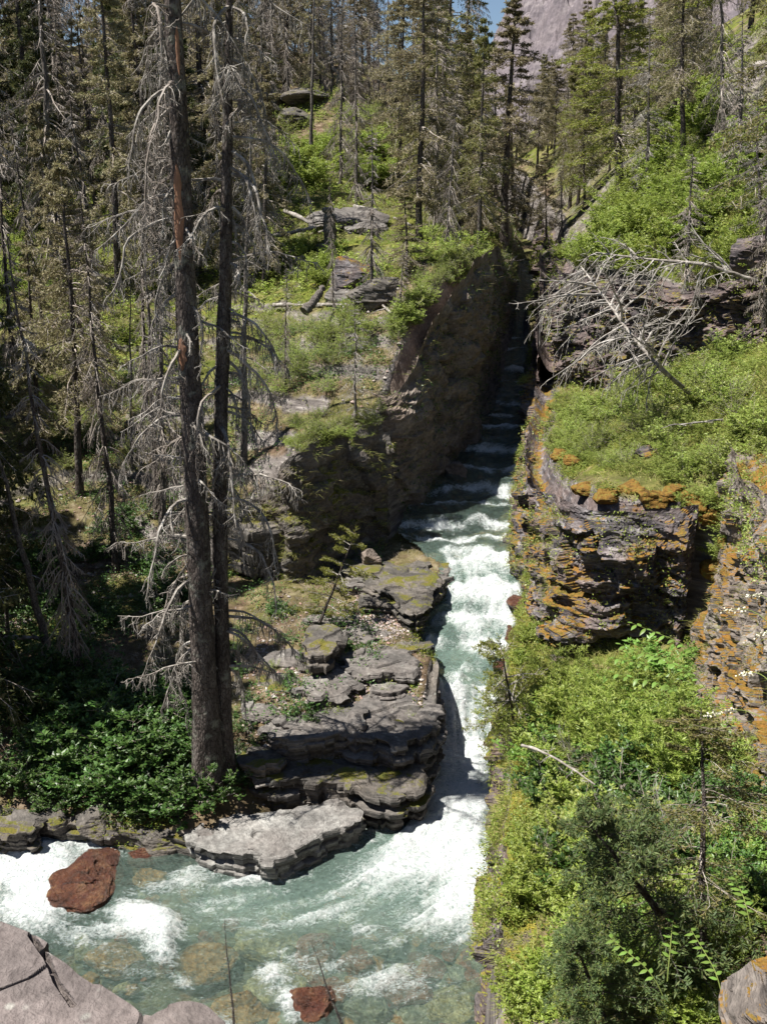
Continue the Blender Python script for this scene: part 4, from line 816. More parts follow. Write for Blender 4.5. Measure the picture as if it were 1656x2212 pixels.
T(grey[2], 1590,430, 1600,40, 'grey dead fir with spreading limbs high at the right edge', rz=2.4, wide=1.7)
T(silver[0], 1640,520, 1636,200, 'pale dead fir at the right edge behind the dark boulder', rz=3.4, wide=1.5)
T(olive[0], 1720,560, 1700,-320, 'dark fir reaching in from the right edge with drooping boughs', rz=1., Y=26, wide=1.15)
T(brown[2], 1800,640, 1690,30, 'brown green fir at the right edge over the leafy slope', rz=3., Y=23, wide=1.5)
T(grey[2], 1650,700, 1660,250, 'grey twiggy dead fir by the dark boulder at right', rz=3., Y=30, wide=1.2)
T(brown[0], 880,600, 870,400, 'small brown bush like fir overhanging the dark cliff', rz=.4, wide=1.6)
T(grey[0], 860,690, 870,540, 'little dead fir with roots hanging over the cliff corner', rz=.9, wide=1.7)
T(brown[2], 560,420, 556,40, 'brown fir just behind the thin twin trunk', rz=1.9, Y=52)
p0 = WY(672, 312, 62); put(bare[0], p0, 0, (1.0, 1.0, 1.25), 'straight bare black pole of a dead fir on the open hillside', 'tree', up=unit(WY(680, -120, 62) - p0))
# near the camera on the right
sp = conifer('young_spruce', 300, h=10, nb=58, Lmax=3.6, tw=11, sub=5, nd=5, ndL=.17, ndW=.04, mats=mats('bark', 'bark', 'n_blue'), droop=.35, lo=.1, el0=.1, shape=.7, r0=.17, br=.02)
sp2 = conifer('young_spruce', 301, h=10, nb=50, Lmax=3.4, tw=10, sub=4, nd=3, ndL=.14, ndW=.05, mats=mats('bark', 'twig', 'n_olive'), droop=.5, lo=.1, el0=-.1, shape=.6, r0=.11)
def near(proto, b, t, label, rz=0, wide=1., cat='young spruce'):
    d = t - b; s = np.linalg.norm(d) / 10; return put(proto, b, rz, (s * wide, s * wide, s), label, cat, None, up=d / np.linalg.norm(d))
near(sp, WZ(1540, 2100, 4.4), WY(1262, 1775, 9.6), 'leaning blue green spruce over the near right bank', .5, 1.25)
near(sp, WZ(1330, 2230, 4.0), WY(1235, 2040, 9.2), 'small blue green spruce tip at the bottom below the leaning one', 1.5, 1.4)
near(sp2, WZ(1522, 2060, 5.0), WY(1510, 1530, 11.2), 'thin dark shaded spruce with drooping dead lower boughs', .5, 1.6)
yf = conifer('young_fir', 302, h=10, nb=26, Lmax=3.4, tw=9, sub=4, nd=6, ndL=.22, ndW=.055, mats=mats('bark', 'silver', 'n_yellow'), droop=.35, lo=.1, el0=.1, shape=.6, r0=.12, br=.05, twr=.02)
near(yf, WZ(1115, 1600, 2.4), WY(1068, 1372, 18.3), 'scraggly young spruce leaning over the small fall', 1.5, 1.0)
near(yf, WZ(690, 1345, 2.4), WY(765, 1135, 26.5), 'sunlit young fir leaning out before the shaded cliff', 1.5, 1.3)
sap = [conifer('dead_sapling', 310 + i, h=10, nb=26, Lmax=.6, tw=2, sub=0, mats=mats('bark', 'twig'), droop=.2, lo=.05, r0=.11, br=.03) for i in range(2)]
near(sap[0], WY(516, 2330, 6.2), WY(482, 1982, 7.0), 'thin black dead sapling standing before the pool', 0, 1., 'dead sapling')
near(sap[1], WY(785, 2330, 6.2), WY(672, 2030, 6.8), 'leaning grey dead sapling in front of the clear pool', 0, 1.3, 'dead sapling')

# ------------------------------------------------------------------ forest on the hill
def forest(n, x0, x1, y0, y1, kinds, cum, label, group, hs, seed, ok=None, mind=1.2):
    r = np.random.RandomState(seed); pts = []; tries = 0
    while len(pts) < n and tries < n * 40:
        tries += 1; Y = r.uniform(y0, y1); X = r.uniform(x0, x1) * Y / 60.
        if sdist(UL, np.array([X]), np.array([Y]))[0] < 1 and sdist(UR2, np.array([X]), np.array([Y]))[0] < 1: continue
        if any((X - a) ** 2 + (Y - b) ** 2 < mind ** 2 for a, b in pts): continue
        z = float(H(X, Y)); px, py = PX(np.array([X, Y, z]))
        if ok and not ok(px, py, X, Y, r): continue
        pts.append((X, Y)); u = r.uniform(); ki = [i for i, c in enumerate(cum) if u <= c][0]; k = kinds[ki]; k = k[r.randint(len(k))]
        s = r.uniform(*hs) / 10; ln = r.normal(scale=.035); put(k, (X, Y, z - .15), r.uniform(0, 6.28), (s * r.uniform(.8, 1.1),) * 2 + (s,), None, 'tree', group, lean=ln)['label'] = '%s %s, %s, at %s' % (('short', 'medium', 'tall')[int((s * 10 - hs[0]) / (hs[1] - hs[0]) * 2.99)], label[ki], 'leaning left' if ln < -.02 else 'leaning right' if ln > .02 else 'upright', where(px, py, 0, 0, 1)[1])
KL = ['grey dead fir of the crowded hill', 'brown needled fir of the crowded hill', 'dark green fir of the upper left stand', 'olive green fir of the crowded hill']
KM = ['grey dead fir of the upper left stand', 'brown fir of the upper left stand', 'grey dead fir behind the twin trunks', 'brown fir behind the twin trunks', 'grey dead fir above the dark cliff', 'brown fir above the dark cliff', 'olive fir above the dark cliff', 'grey dead fir of the right rim', 'brown fir of the right rim', 'olive fir of the right rim']
clear = lambda px, py, X, Y, r: not (540 < px < 900 and 170 < py < 900) and not (px > 1040 and py < 480 and Y > 56 and r.uniform() < .75) and not (620 < px < 730 and py < 330)
forest(95, -30, 8, 62, 112, [grey, brown, olive], (.55, .88, 1.), [KL[0], KL[1], KL[3]], 'firs of the hillside forest', (9, 15), 1, clear, 1.8)
forest(25, -26, -9.5, 46, 70, [dark, brown, grey], (.28, .65, 1.), [KL[2], KM[1], KM[0]], 'firs of the stand at the upper left', (11, 18), 2, None, 1.5)
forest(17, -14, -7, 44, 64, [brown, grey, thin], (.4, .8, 1.), [KM[3], KM[2], KM[2]], 'firs behind the big trunks', (8, 14), 3, None, 1.3)
forest(20, 2.2, 8, 48, 80, [brown, grey, olive], (.5, .8, 1.), [KM[5], KM[4], KM[6]], 'firs behind the top of the dark cliff', (7, 11), 4, lambda px, py, X, Y, r: 850 < px < 1035, 1.4)
forest(54, 9, 26, 42, 110, [brown, olive, grey, yell], (.35, .6, .92, 1.), [KM[8], KM[9], KM[7], 'yellow green fir on the right slope'], 'firs on the right slope', (7, 11), 5, lambda px, py, X, Y, r: px > 1225 and not (px < 1430 and Y < 62), 1.7)

forest(60, -14, 14, 78, 112, [grey, brown], (.75, 1.), ['grey dead fir of the high ridge', 'brown fir of the high ridge'], 'firs of the high ridge', (8, 12), 6, lambda px, py, X, Y, r: 480 < px < 1000 and py < 240, 1.6)
forest(14, -70, -14, 20, 42, [dark, brown, olive], (.5, .8, 1.), ['dark fir added for shade left of the view', 'brown fir added for shade left of the view', 'olive fir added for shade left of the view'], 'firs added beyond the left edge for shade', (12, 17), 7, lambda px, py, X, Y, r: px < -110 and X > -23 and sdist(RIV, np.array([X]), np.array([Y]))[0] < -.5, 1.7)  # stand added outside the frame to cast shade on the left slope
for i_, (x_, y_, h_, w_) in enumerate([(-10.9, 21.7, 16, 'nearest the water'), (-11.3, 23.4, 18, 'the tallest'), (-11.3, 25.3, 15, 'third from the water'), (-12.0, 27.6, 17, 'farthest from the water'), (-13.2, 22.4, 19, 'behind the nearest')]): put(dark[i_ % 2], (x_, y_, float(H(x_, y_)) - .1), i_ * 2., (h_ / 10 * .78, h_ / 10 * .78, h_ / 10), 'dark fir added for shade on the bank beyond the edge, ' + w_, 'tree', 'firs added beyond the left edge for shade')  # unseen firs added as shade casters for the left thicket
forest(8, -26, -9, 29, 44, [thin, grey, brown], (.4, .7, 1.), ['thin dead fir of the left slope', 'grey dead fir of the left slope', 'brown fir of the left slope'], 'firs of the left slope', (8, 13), 8, lambda px, py, X, Y, r: 20 < px < 400 and Y > 30, 2.0)

forest(26, 7, 20, 58, 120, [brown, grey, olive], (.4, .85, 1.), ['brown fir at the head of the gorge', 'grey dead fir at the head of the gorge', 'olive fir at the head of the gorge'], 'firs at the head of the gorge', (6, 9.5), 9, lambda px, py, X, Y, r: 1110 < px < 1380, 1.6)

# ------------------------------------------------------------------ logs, snags, fallen tree
def log(name, a, b, r0, r1, mat, label, cat='log', Y=None, dz=.1, twigs=0, seed=0, sag=0):
    r = np.random.RandomState(seed); A = hit(*a) if Y is None else WY(a[0], a[1], Y[0]); B = hit(*b) if Y is None else WY(b[0], b[1], Y[1]); A = A + [0, 0, dz]; B = B + [0, 0, dz]
    n = 24; t = np.linspace(0, 1, n)[:, None]; P = A + (B - A) * t; L = np.linalg.norm(B - A); P = P + np.stack([fbm(t[:, 0] * 3, 0, 0, 2, seed), fbm(t[:, 0] * 3, 5, 0, 2, seed), fbm(t[:, 0] * 3, 9, 0, 2, seed) - sag * np.sin(t[:, 0] * 3.14)], -1) * .05 * L ** .7
    o = empty(name, tuple(A)) ; tag(o, label, cat); mb = MB(); R = np.linspace(r0, r1, n) * (1 + .15 * r.normal(size=n)); mb.tubes((P - A)[None], R[None], 8)
    mb.add(np.vstack([(P[0] - A)[None] + r.normal(scale=r0 * .3, size=(1, 3)), tubes((P - A)[None], R[None], 8)[0][:8]]), np.array([[0, i + 1, (i + 1) % 8 + 1] for i in range(8)]))
    mb.build('trunk', mat, o, True)
    if twigs:
        T1 = shoots(r, (P - A)[None], twigs, .14, 6, .1, 1.1, .3, 0., .2); T2 = shoots(r, T1, 4, .5, 4, .2, .8, .3, .1)
        mb = MB(); mb.tubes(T1, taperR(T1, np.full(len(T1), r1 * .7), .004), 4); mb.tubes(T2, taperR(T2, np.full(len(T2), .007), .003), 3); mb.build('branches', mat, o)
    return o
log('log', (622,455), (792,556), .10, .07, M['silver'], 'white bleached log lying downhill behind the broken snag', Y=(51, 46.5), dz=0)
log('log', (770,446), (890,492), .11, .08, M['silver'], 'shorter pale log right of the grassy clearing', Y=(52, 49), dz=.0)
log('log', (800,478), (690,516), .09, .06, M['dead'], 'grey log crossing the flat rock below the clearing', Y=(49, 47.5), dz=.2, twigs=8)
log('log', (590,520), (700,500), .10, .05, M['dead'], 'grey branchy log left of the broken snag', Y=(46, 47), dz=.2, twigs=14)
log('log', (-20,716), (160,706), .16, .10, M['bark_grey'], 'brown log on the stony terrace at the left edge', twigs=10, dz=.1)
log('log', (-30,1384), (88,1388), .07, .05, M['dead'], 'thin pale log between the leaning trunks at the left edge', Y=(25, 24.6))
log('log', (660,672), (700,622), .17, .12, M['bark_grey'], 'broken hollow stump leaning over the logs on the ledge', 'stump', Y=(37, 37.6), dz=0)
log('log', (600,668), (760,676), .08, .05, M['dead'], 'long grey log on the mossy ledge', twigs=12, dz=.15)
log('log', (740,610), (850,700), .07, .04, M['dead'], 'thin pale log sloping to the cliff corner', dz=.15, twigs=8)
log('broken_snag', (712,548), (710,450), .30, .24, M['bark_grey'], 'short broken snag standing upright beside the white log', 'snag', Y=(45.5, 45.5), dz=0)
log('log', (1135,1605), (1290,1702), .024, .012, M['dead'], 'bare grey branch lying in the bushes on the near right', 'branch', Y=(16, 13.8), dz=0, twigs=6)
log('log', (560,1745), (700,1728), .03, .015, M['dead'], 'dead branch lying on the pale slab', 'branch', dz=.5, twigs=8)
log('root', (520,1690), (500,1610), .03, .02, M['dead'], 'thin dead branch beside the foot of the big trunks', 'branch', dz=.1)
log('log', (280,925), (330,945), .15, .1, M['bark'], 'short dark rotten log behind the thickest trunk', dz=.1)
log('log', (1620,900), (1445,925), .035, .015, M['silver'], 'silver limb sticking out of the slope at right', 'branch', Y=(25.5, 24.3), dz=.0, twigs=12)
log('log', (1000,690), (1120,560), .08, .04, M['dead'], 'dead trunk wedged over the head of the gorge', 'log', Y=(46, 56), dz=0, twigs=6)
def fallen(name, pts, Ys, r0, label, nb, seed, Lr, vr=(.25, 1.), az0=None):
    r = np.random.RandomState(seed); P = np.array([WY(a, b, y) for (a, b), y in zip(pts, Ys)]); A = P[0].copy(); P = P - A; n = 50; s = np.linspace(0, 1, n); ss = np.linspace(0, 1, len(P))
    C = np.stack([np.interp(s, ss, P[:, i]) for i in range(3)], -1)
    for i in range(3): C[:, i] = np.convolve(np.pad(C[:, i], 3, mode='edge'), np.ones(7) / 7, 'valid')
    root = empty(name, tuple(A)); tag(root, label, 'fallen tree'); mb = MB(); mb.tubes(C[None], (np.linspace(r0, r0 * .3, n) * (1 + .12 * r.normal(size=n)))[None], 8); mb.build('trunk', M['dead'], root, True)
    ax = unit(C[-1] - C[0])
    for j in range(nb):
        v = vr[0] + (vr[1] - vr[0]) * (j + r.uniform()) / nb; i = min(n - 2, int(v * (n - 1))); d = r.normal(size=3); d -= ax * (d @ ax); d = unit(unit(d) + ax * .5 + np.array([-.15, 0, -.25]))
        L = r.uniform(*Lr); Pb = bpaths(r, C[i:i+1], np.array([math.atan2(d[1], d[0])]), np.array([math.asin(d[2])]), np.array([L]), 12, .14, .25)
        T1 = shoots(r, Pb, 9, .42, 6, .1, .6, .28, .3, .4); T2 = shoots(r, T1, 3, .5, 4, .15, .7, .35, .2)
        mb = MB(); mb.tubes(Pb, taperR(Pb, np.array([.018 + .009 * L]), .007), 5); mb.tubes(T1, taperR(T1, np.full(len(T1), .010), .005), 4); mb.tubes(T2, taperR(T2, np.full(len(T2), .007), .003), 3); mb.build('branch', M['silver'], root)
    return root
fallen('fallen_tree', [(1515,872), (1430,800), (1370,735), (1310,650), (1250,570)], [float(hit(1515, 872)[1]) + .5, 26, 26.8, 28.5, 30], .075, 'fallen silver tree fanning bare limbs down over the right wall', 60, 3, (.7, 2.8))
fallen('fallen_tree', [(1640,610), (1520,570), (1400,560), (1280,545)], [31, 31, 32, 33], .07, 'tangle of bare silver limbs lying above the right cliff', 26, 4, (.8, 2.2), (.1, 1.))

# ------------------------------------------------------------------ shrubs and plants
broad = [shrub('leafy_shrub', 400 + i, ns=15, leafL=.105, leafW=.065, nl=6, tw=8, sub=3, mat='l_mid') for i in range(3)]
bright = [shrub('green_bush', 410 + i, ns=18, leafL=.10, leafW=.05, nl=7, tw=8, sub=3, mat='l_bright', stem='stem', droop=.35) for i in range(3)]
pale = [shrub('low_plant', 420 + i, ns=22, leafL=.06, leafW=.022, nl=9, tw=8, sub=2, mat='l_pale', stem='stem', droop=.6, h=.8) for i in range(2)]
sage = [shrub('grey_green_plant', 430, ns=26, leafL=.05, leafW=.014, nl=10, tw=7, sub=2, mat='l_pale', stem='twig', droop=.3, h=.8)]
bigleaf = [shrub('broad_leaf_bush', 440 + i, ns=12, leafL=.12, leafW=.06, nl=6, tw=6, sub=2, mat='l_big', stem='stem', droop=.3) for i in range(2)]
narrow = [shrub('narrow_leaf_bush', 450 + i, ns=14, leafL=.10, leafW=.022, nl=9, tw=8, sub=3, mat='l_bright', stem='stem', droop=.15, h=1.2) for i in range(2)]
yelb = [shrub('yellow_green_bush', 460, ns=14, leafL=.085, leafW=.05, nl=7, tw=8, sub=3, mat='l_pale', stem='twig', droop=.4)]
twigb = [shrub('dead_brush', 470, ns=16, leafL=.03, leafW=.01, nl=1, tw=10, sub=4, mat='n_brown', stem='silver', droop=.2)]
def patch(protos, quad, n, size, label, group, seed, cat='bush', dz=-.05, flat=1.):
    r = np.random.RandomState(seed); (x0, y0), (x1, y1), (x2, y2), (x3, y3) = quad
    for i in range(n):
        u, v = (i + r.uniform()) / n, r.uniform(); u = (u * 7.13) % 1
        px = (x0 * (1-u) + x1 * u) * (1-v) + (x3 * (1-u) + x2 * u) * v; py = (y0 * (1-u) + y1 * u) * (1-v) + (y3 * (1-u) + y2 * u) * v
        h = hit(px, py)
        s = r.uniform(*size)
        if sdist(RIV, h[0:1], h[1:2])[0] > -.1 - s * .62: continue
        put(protos[r.randint(len(protos))], (h[0], h[1], h[2] + dz), r.uniform(0, 6.28), (s, s, s * flat), None, cat, group)['label'] = '%s %s, at %s' % (where(0, 0, s, *size)[0], label, ('upper', 'middle', 'lower')[int(v * 2.99)] + ' ' + ('left', 'central', 'right')[int(u * 2.99)])
patch(broad, [(20,1480),(420,1480),(430,1740),(20,1770)], 34, (.9, 1.5), 'shaded broad leaved bush in the thicket left of the big trunks', 'bushes left of the big trunks', 1)
patch(broad, [(60,1700),(420,1690),(430,1790),(80,1790)], 16, (.6, .95), 'leafy bush hanging over the bank above the red boulder', 'bushes along the pool bank', 2)
patch(broad, [(60,1090),(420,1080),(420,1380),(60,1400)], 22, (.5, .9), 'small leafy bush on the shaded slope behind the leaning trunks', 'bushes on the shaded slope', 3)
patch(bright + bigleaf + narrow + narrow, [(1190,1500),(1480,1480),(1500,1700),(1110,1740)], 34, (.75, 1.15), 'bright green bush in the thicket below the layered outcrop', 'bushes of the right bank', 4)
patch(bright + yelb + yelb, [(1110,1750),(1300,1700),(1300,2212),(1100,2212)], 34, (.4, .75), 'leafy bush along the top of the river wall', 'bushes along the river wall', 5)
patch(broad + yelb + twigb, [(1120,1560),(1420,1620),(1500,1980),(1200,1900)], 24, (.7, 1.1), 'darker leafy bush in the near right thicket', 'darker bushes of the right bank', 6)
patch(bigleaf + bright + narrow, [(1350,2000),(1600,1950),(1620,2240),(1250,2240)], 26, (.4, .7), 'low bright leafy plant at the bottom right', 'plants at the bottom right', 7)
patch(bright + narrow + yelb + yelb, [(1350,400),(1656,300),(1656,640),(1260,590)], 60, (.8, 1.5), 'bright willow like bush on the steep right slope', 'bushes on the steep right slope', 8)
patch(bright + yelb, [(1430,170),(1560,110),(1600,300),(1400,350)], 26, (.9, 1.5), 'sunlit bush high on the right slope under the firs', 'bushes high on the right slope', 9)
patch(pale + yelb + sage, [(1230,900),(1656,680),(1656,1060),(1240,1000)], 110, (.5, .95), 'pale low plant on the grassy shelf above the layered outcrop', 'plants of the right shelf', 10, 'plant')
patch(pale, [(1480,1080),(1656,1050),(1656,1200),(1500,1250)], 16, (.4, .7), 'pale plant hanging over the orange moss', 'plants over the orange moss', 11, 'plant')
patch(bright, [(560,330),(900,330),(880,400),(560,430)], 26, (1.0, 1.7), 'bright green bush on the hillside clearing', 'bushes of the hillside clearing', 12)
patch(bright, [(560,560),(760,540),(700,640),(560,640)], 14, (.6, 1.0), 'green bush by the fallen logs', 'bushes by the fallen logs', 13)
patch(sage, [(560,700),(800,700),(780,840),(540,860)], 30, (.6, 1.1), 'pale herb clump on the mossy ledges', 'herb clumps on the ledges', 14, 'plant')
patch(sage, [(630,900),(840,890),(850,945),(620,955)], 22, (.35, .6), 'dry grey green herb on the low cliff top', 'herbs on the low cliff top', 15, 'plant')
patch(bright, [(0,520),(180,510),(180,640),(0,650)], 22, (.6, 1.1), 'green bush on the lit terrace at the left edge', 'bushes of the left terrace', 16)
patch(sage, [(0,640),(560,640),(540,1050),(0,1050)], 60, (.4, .9), 'tufted low plant on the left slope', 'low plants of the left slope', 17, 'plant')
patch(yelb + sage, [(900,520),(1110,520),(1080,600),(900,620)], 18, (.4, .8), 'small bush on the brink of the dark cliff', 'bushes on the brink of the dark cliff', 18)
patch(olive and [sage[0]], [(560,150),(900,150),(900,330),(560,330)], 40, (.9, 1.6), 'dry brush on the open hillside', 'brush of the open hillside', 19)
patch(bright, [(1130,1340),(1190,1330),(1220,1480),(1110,1500)], 12, (.25, .45), 'grassy green plant on the wedge beside the rapids', 'plants beside the rapids', 20, 'plant')
patch(broad + sage, [(490,1290),(760,1290),(930,1560),(500,1700)], 46, (.2, .42), 'small leafy plant in a crack of the rock shelf', 'plants on the rock shelf', 21, 'plant')
patch(sage + pale, [(620,955),(845,950),(850,965),(620,972)], 16, (.3, .5), 'herb tuft on the very lip of the low cliff', 'tufts on the low cliff lip', 31, 'plant')
patch(sage + yelb, [(790,735),(1000,560),(1040,570),(860,735)], 44, (.4, .8), 'small bush on the slanting rim of the dark cliff', 'bushes on the cliff rim', 32)
patch(sage + bright, [(1140,600),(1330,440),(1400,470),(1200,620)], 26, (.5, .9), 'small bush along the upper right rim', 'bushes on the upper right rim', 33)
patch(pale, [(1150,940),(1500,1020),(1500,1060),(1180,980)], 30, (.3, .6), 'plant tuft on the lip of the layered outcrop', 'tufts on the outcrop lip', 34, 'plant')
patch(bigleaf + broad + yelb, [(1500,1720),(1640,1700),(1650,2000),(1520,1950)], 26, (.35, .65), 'shaded leafy bush below the near orange cliff', 'bushes below the near orange cliff', 41)
patch(broad, [(540,1560),(520,1700),(480,1720),(500,1600)], 5, (.3, .5), 'small leafy bush at the foot of the twin trunks', 'bushes at the foot of the trunks', 42)
patch(pale + yelb, [(1165,850),(1240,840),(1300,1000),(1185,985)], 26, (.3, .55), 'herb tuft along the grey rim beside the gorge', 'tufts on the gorge rim', 43, 'plant')
def arching(name, S, az, L, n, leaf, seed):
    r = np.random.RandomState(seed); root = empty(name, tuple(S)); P = bpaths(r, np.zeros((1, 3)), np.array([az]), np.array([1.05]), np.array([L]), 14, .03, .75)
    mb = MB(); mb.tubes(P, taperR(P, np.array([.007]), .003), 5); mb.build('stem', M['stem'], root)
    s = np.linspace(.25, 1, n) * 12.99; i = np.minimum(s.astype(int), 12); f = (s - i)[:, None]; C = P[0, i] * (1 - f) + P[0, i + 1] * f; Tn = unit(P[0, i + 1] - P[0, i])
    for k in range(n):
        sd = 1 if k % 2 else -1; side = unit(np.cross(Tn[k], [0, 0, 1.])) * sd; D = unit(side * .9 + Tn[k] * .55 + np.array([0, 0, -.15 + .2 * r.normal()])); U = unit(np.cross(D, [0, 0, 1.]))
        m = 7; t = np.linspace(0, 1, m); w = leaf * .24 * np.sin(np.clip(t, 0, 1) ** .75 * math.pi) ; w[0] = .003; w[-1] = .001
        c = C[k] + D * (t * leaf)[:, None] + np.array([0, 0, -1.]) * (t ** 2 * leaf * .35)[:, None]; N = np.cross(D, U)
        V = np.concatenate([c + U * w[:, None] + N * (w * .25)[:, None], c, c - U * w[:, None] + N * (w * .25)[:, None]]); q = [(j, j + 1, m + j + 1, m + j) for j in range(m - 1)] + [(m + j, m + j + 1, 2*m + j + 1, 2*m + j) for j in range(m - 1)]
        mesh_obj('leaf', V, np.array(q), M['l_big'], root, True)
    return root
ap = [((1500,1480),15.5,2.9,1.5,.16),((1520,1440),16,2.7,1.5,.16),((1480,1520),15,3.0,1.4,.15),((1530,1500),15.5,2.5,1.3,.15),((1450,1480),16,2.9,1.2,.14),((1440,2120),8.8,1.3,1.0,.11),((1430,2150),8.6,2.3,.8,.10),((1560,2160),8.4,1.8,.8,.10),((1620,2010),9.5,1.6,.7,.13)]
for i, ((a, b), y, az, L, lf) in enumerate(ap):
    o = arching('arching_plant', WY(a, b, y), az, L, 14, lf, 500 + i); tag(o, 'arching stem of paired broad leaves below the layered outcrop' if i < 5 else 'arching stem of broad leaves among the plants at the bottom right', 'plant', 'arching plants under the outcrop' if i < 5 else 'arching plants at the bottom right')
for i, ((a, b), y, (c, d)) in enumerate([((1656,1360),6.5,(1558,1322)),((1656,1560),6.0,(1520,1548)),((1650,1330),6.8,(1612,1290)),((1656,1500),5.6,(1590,1462)),((1660,1400),6.2,(1630,1376))]):
    A = WY(a + 40, b + 30, y); B = WY(c, d, y + .4); root = empty('flower_stalk', tuple(A)); tag(root, 'dry grass like stalk with cream flowers at the right edge', 'flower', 'flower stalks at the right edge'); B = B - A
    P = np.array([B * t + np.array([0, 0, .12 * math.sin(t * 3.1)]) for t in np.linspace(0, 1, 12)])[None]; mb = MB(); mb.tubes(P, taperR(P, np.array([.004]), .002), 4); mb.build('stem', M['stem'], root)
    r = np.random.RandomState(i); mb = MB(); C = P[0, 7] + (P[0, -1] - P[0, 7]) * r.uniform(0, 1, (60, 1)) + r.normal(scale=.008, size=(60, 3)); D = unit(r.normal(size=(60, 3))); mb.add(*quads(C, D, unit(np.cross(D, r.normal(size=(60, 3)))), np.full(60, .018), np.full(60, .014))); mb.build('petals', M['flower'], root)

# ------------------------------------------------------------------ ground cover that nobody could count
def scatter(name, mat, label, n, box, dens, seed, kind='grass', size=(.12, .3), w=.012, lf=(.03, .085)):
    r = np.random.RandomState(seed); x = r.uniform(box[0], box[1], n); y = r.uniform(box[2], box[3], n)
    ok = (sdist(RIV, x, y) < -.15); x, y = x[ok], y[ok]; p = dens(x, y); ok = r.uniform(size=len(x)) < p; x, y = x[ok], y[ok]; z = H(x, y)
    e = .12; gxx = (H(x + e, y) - z) / e; gyy = (H(x, y + e) - z) / e; ok = np.hypot(gxx, gyy) < 2.2; x, y, z = x[ok], y[ok], z[ok]; n = len(x)
    C = np.stack([x, y, z - .01], -1)
    if kind == 'grass':
        k = 5; C = np.repeat(C, k, 0) + r.normal(scale=.04, size=(n * k, 3)) * [1, 1, 0]; D = unit(r.normal(scale=.45, size=(n * k, 3)) * [1, 1, 0] + [0, 0, 1]); L = r.uniform(size[0], size[1], n * k); U = unit(np.cross(D, r.normal(size=(n * k, 3)))); V, F = quads(C, D, U, L, np.full(n * k, w))
        tip = V.reshape(-1, 4, 3); tip[:, 2] += (D * [1, 1, 0]) * (L * .5)[:, None] - np.array([0, 0, 1.]) * (L * .15)[:, None]; V = tip.reshape(-1, 3)
    else:
        k = 7; C = np.repeat(C, k, 0) + r.normal(scale=.05, size=(n * k, 3)) * [1, 1, 0] + np.stack([np.zeros(n*k), np.zeros(n*k), r.uniform(0, size[1], n * k)], -1)
        a = r.uniform(0, 6.28, n * k); D = unit(np.stack([np.cos(a), np.sin(a), r.uniform(-.1, .7, n * k)], -1)); U = unit(np.cross(D, np.array([0, 0, 1.]) + r.normal(scale=.3, size=(n * k, 3)))); L = r.uniform(*lf, n * k); V, F = quads(C, D, U, L, L * .5, .1)
    o = mesh_obj(name, V, F, mat); tag(o, label, name.replace('_', ' '), kind='stuff'); return o
def ledges(key, name, mat, label, n, seed, size, kind, nz=.45, patchy=.1, box=None):
    r = np.random.RandomState(seed); P, N = FACES[key]; ok = (N[:, 2] > nz) & (fbm(P[:, 0] * .9, P[:, 1] * .9, P[:, 2] * .9, 3, seed) > patchy)
    if box is not None: ok &= box(P)
    P = P[ok]; N = N[ok]
    if not len(P): return
    i = r.randint(0, len(P), n); C = P[i] + r.normal(scale=.03, size=(n, 3)); o_ = N[i] * [1, 1, 0]
    if kind == 'grass': D = unit(r.normal(scale=.5, size=(n, 3)) + [0, 0, .9] + o_ * .7); L = r.uniform(*size, n); W = np.full(n, .010)
    else: D = unit(r.normal(scale=.8, size=(n, 3)) + [0, 0, .4] + o_ * .6); L = r.uniform(*size, n); W = L * .5; C = C + unit(N[i] + [0, 0, .5]) * r.uniform(0, .22, (n, 1))
    U = unit(np.cross(D, r.normal(size=(n, 3)))); V, F = quads(C, D, U, L, W); V = V.reshape(-1, 4, 3)
    if kind == 'grass': V[:, 2] += (D * [1, 1, 0] + o_ * .4) * (L * .5)[:, None] - np.array([0, 0, 1.]) * (L * .35)[:, None]
    o = mesh_obj(name, V.reshape(-1, 3), F, mat); tag(o, label, name.replace('_', ' '), kind='stuff')
KEYS = {k[:9]: k for k in FACES}
def K(w): return [k for k in FACES if w in k][0]
ledges(K('low shaded'), 'grass', M['grass'], 'grass on the lip of the low mossy cliff', 9000, 1, (.08, .28), 'grass', .6, -.3)
ledges(K('tall dark'), 'grass', M['grass'], 'grass hanging over the rim of the tall dark cliff', 16000, 2, (.12, .4), 'grass', .6, -.4)
ledges(K('tall dark'), 'ground_herbs', M['l_mid'], 'green herbs along the rim of the tall dark cliff', 9000, 12, (.05, .12), 'herb', .6, -.3)
ledges(K('layered dark'), 'grass', M['grass'], 'grass tufts on the ledges of the layered outcrop', 12000, 3, (.08, .25), 'grass', .7, .1)
ledges(K('layered dark'), 'ground_herbs', M['l_pale'], 'pale herbs spilling over the top of the layered outcrop', 9000, 13, (.04, .09), 'herb', .6, .05)
ledges(K('near cliff'), 'grass', M['grass'], 'grass hanging over the orange moss at the right edge', 12000, 4, (.06, .22), 'grass', .5, .0)
ledges(K('near cliff'), 'ground_herbs', M['l_pale'], 'pale herbs spilling over the near right cliff', 16000, 14, (.03, .07), 'herb', .35, -.05, lambda P: P[:, 2] > 7.0)
ledges(K('purple'), 'ground_herbs', M['l_bright'], 'green herbs on the ledges of the upper right cliff', 16000, 5, (.05, .11), 'herb', .5, .05)
ledges(K('steep river'), 'ground_herbs', M['l_bright'], 'green herbs and moss on top of the river wall', 22000, 6, (.03, .07), 'herb', .4, -.1, lambda P: P[:, 2] > 1.7)
ledges(K('steep river'), 'grass', M['grass'], 'yellow grass hanging over the river wall', 22000, 16, (.06, .22), 'grass', .4, -.1, lambda P: P[:, 2] > 1.7)
ledges(K('left bank'), 'ground_herbs', M['herb'], 'herbs in cracks along the left bank', 5000, 7, (.03, .07), 'herb', .6, .1)
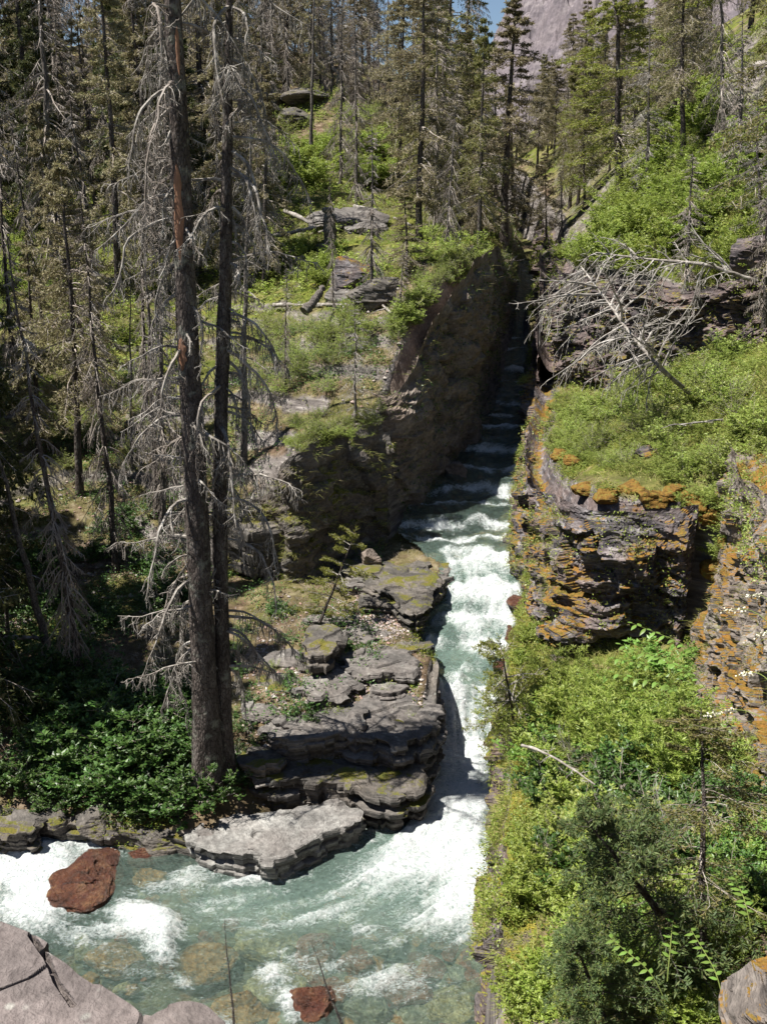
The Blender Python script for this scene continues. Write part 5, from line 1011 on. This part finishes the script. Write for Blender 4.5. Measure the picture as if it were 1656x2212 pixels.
def inR(x, y): return sm(.1, .6, sdist(UR, x, y))
def inL(x, y): return sm(.0, .5, sdist(UL, x, y))
clump = lambda x, y, s, k=.6: sm(-.2, .4, fbm(x * k, y * k, 0, 3, s))
scatter('grass', M['grass'], 'yellow green grass on the right slopes and the edge of the river wall', 90000, (1.8, 17, 6, 46), lambda x, y: .95 * clump(x, y, 61) * np.where(y < 22, .7, 1) * sm(.0, .3, sdist(UR, x, y) + np.where(y < 24, 5, 0)), 1)
scatter('grass', M['grass'], 'grass between the rocks of the left hillside', 90000, (-24, 7, 26, 62), lambda x, y: inL(x, y) * clump(x, y, 62) * np.where(y > 38, .8, .25), 2, size=(.10, .26))
scatter('ground_herbs', M['herb'], 'low green herbs covering the right slopes', 110000, (1.8, 17, 6, 48), lambda x, y: clump(x, y, 63) * .9, 3, 'herb', (.0, .16))
scatter('ground_herbs', M['herb'], 'low green herbs covering the left hillside', 90000, (-26, 7, 22, 66), lambda x, y: clump(x, y, 64) * np.where(y > 38, .75, .3), 4, 'herb', (.0, .14))
scatter('undergrowth', M['l_bright'], 'leafy undergrowth between the trees of the upper left hillside', 42000, (-34, 7, 37, 90), lambda x, y: clump(x, y, 65, .35) * .8, 5, 'herb', (.0, .5), lf=(.08, .2))
scatter('undergrowth', M['l_mid'], 'dark undergrowth on the shaded left slope', 26000, (-18, 0, 21.3, 40), lambda x, y: clump(x, y, 66, .5) * .8, 6, 'herb', (.0, .3), lf=(.04, .1))
scatter('forest_litter', M['twig'], 'dead twigs and litter on the left ground', 40000, (-20, 3, 20.8, 60), lambda x, y: clump(x, y, 67, .6), 7, 'grass', (.05, .3), .008)
scatter('undergrowth', M['l_pale'], 'pale undergrowth on the steep right slope', 30000, (7, 22, 22, 60), lambda x, y: clump(x, y, 68, .5) * .8, 8, 'herb', (.0, .35), lf=(.05, .12))
for l_ in (grey, brown, olive, yell, dark, bare, silver, thin, broad, bright, pale, sage, bigleaf, narrow, yelb, twigb):
    for o_ in l_:
        if o_.name not in PROTO_USED:
            for c_, _ in kids(o_): bpy.data.objects.remove(c_)
            bpy.data.objects.remove(o_)
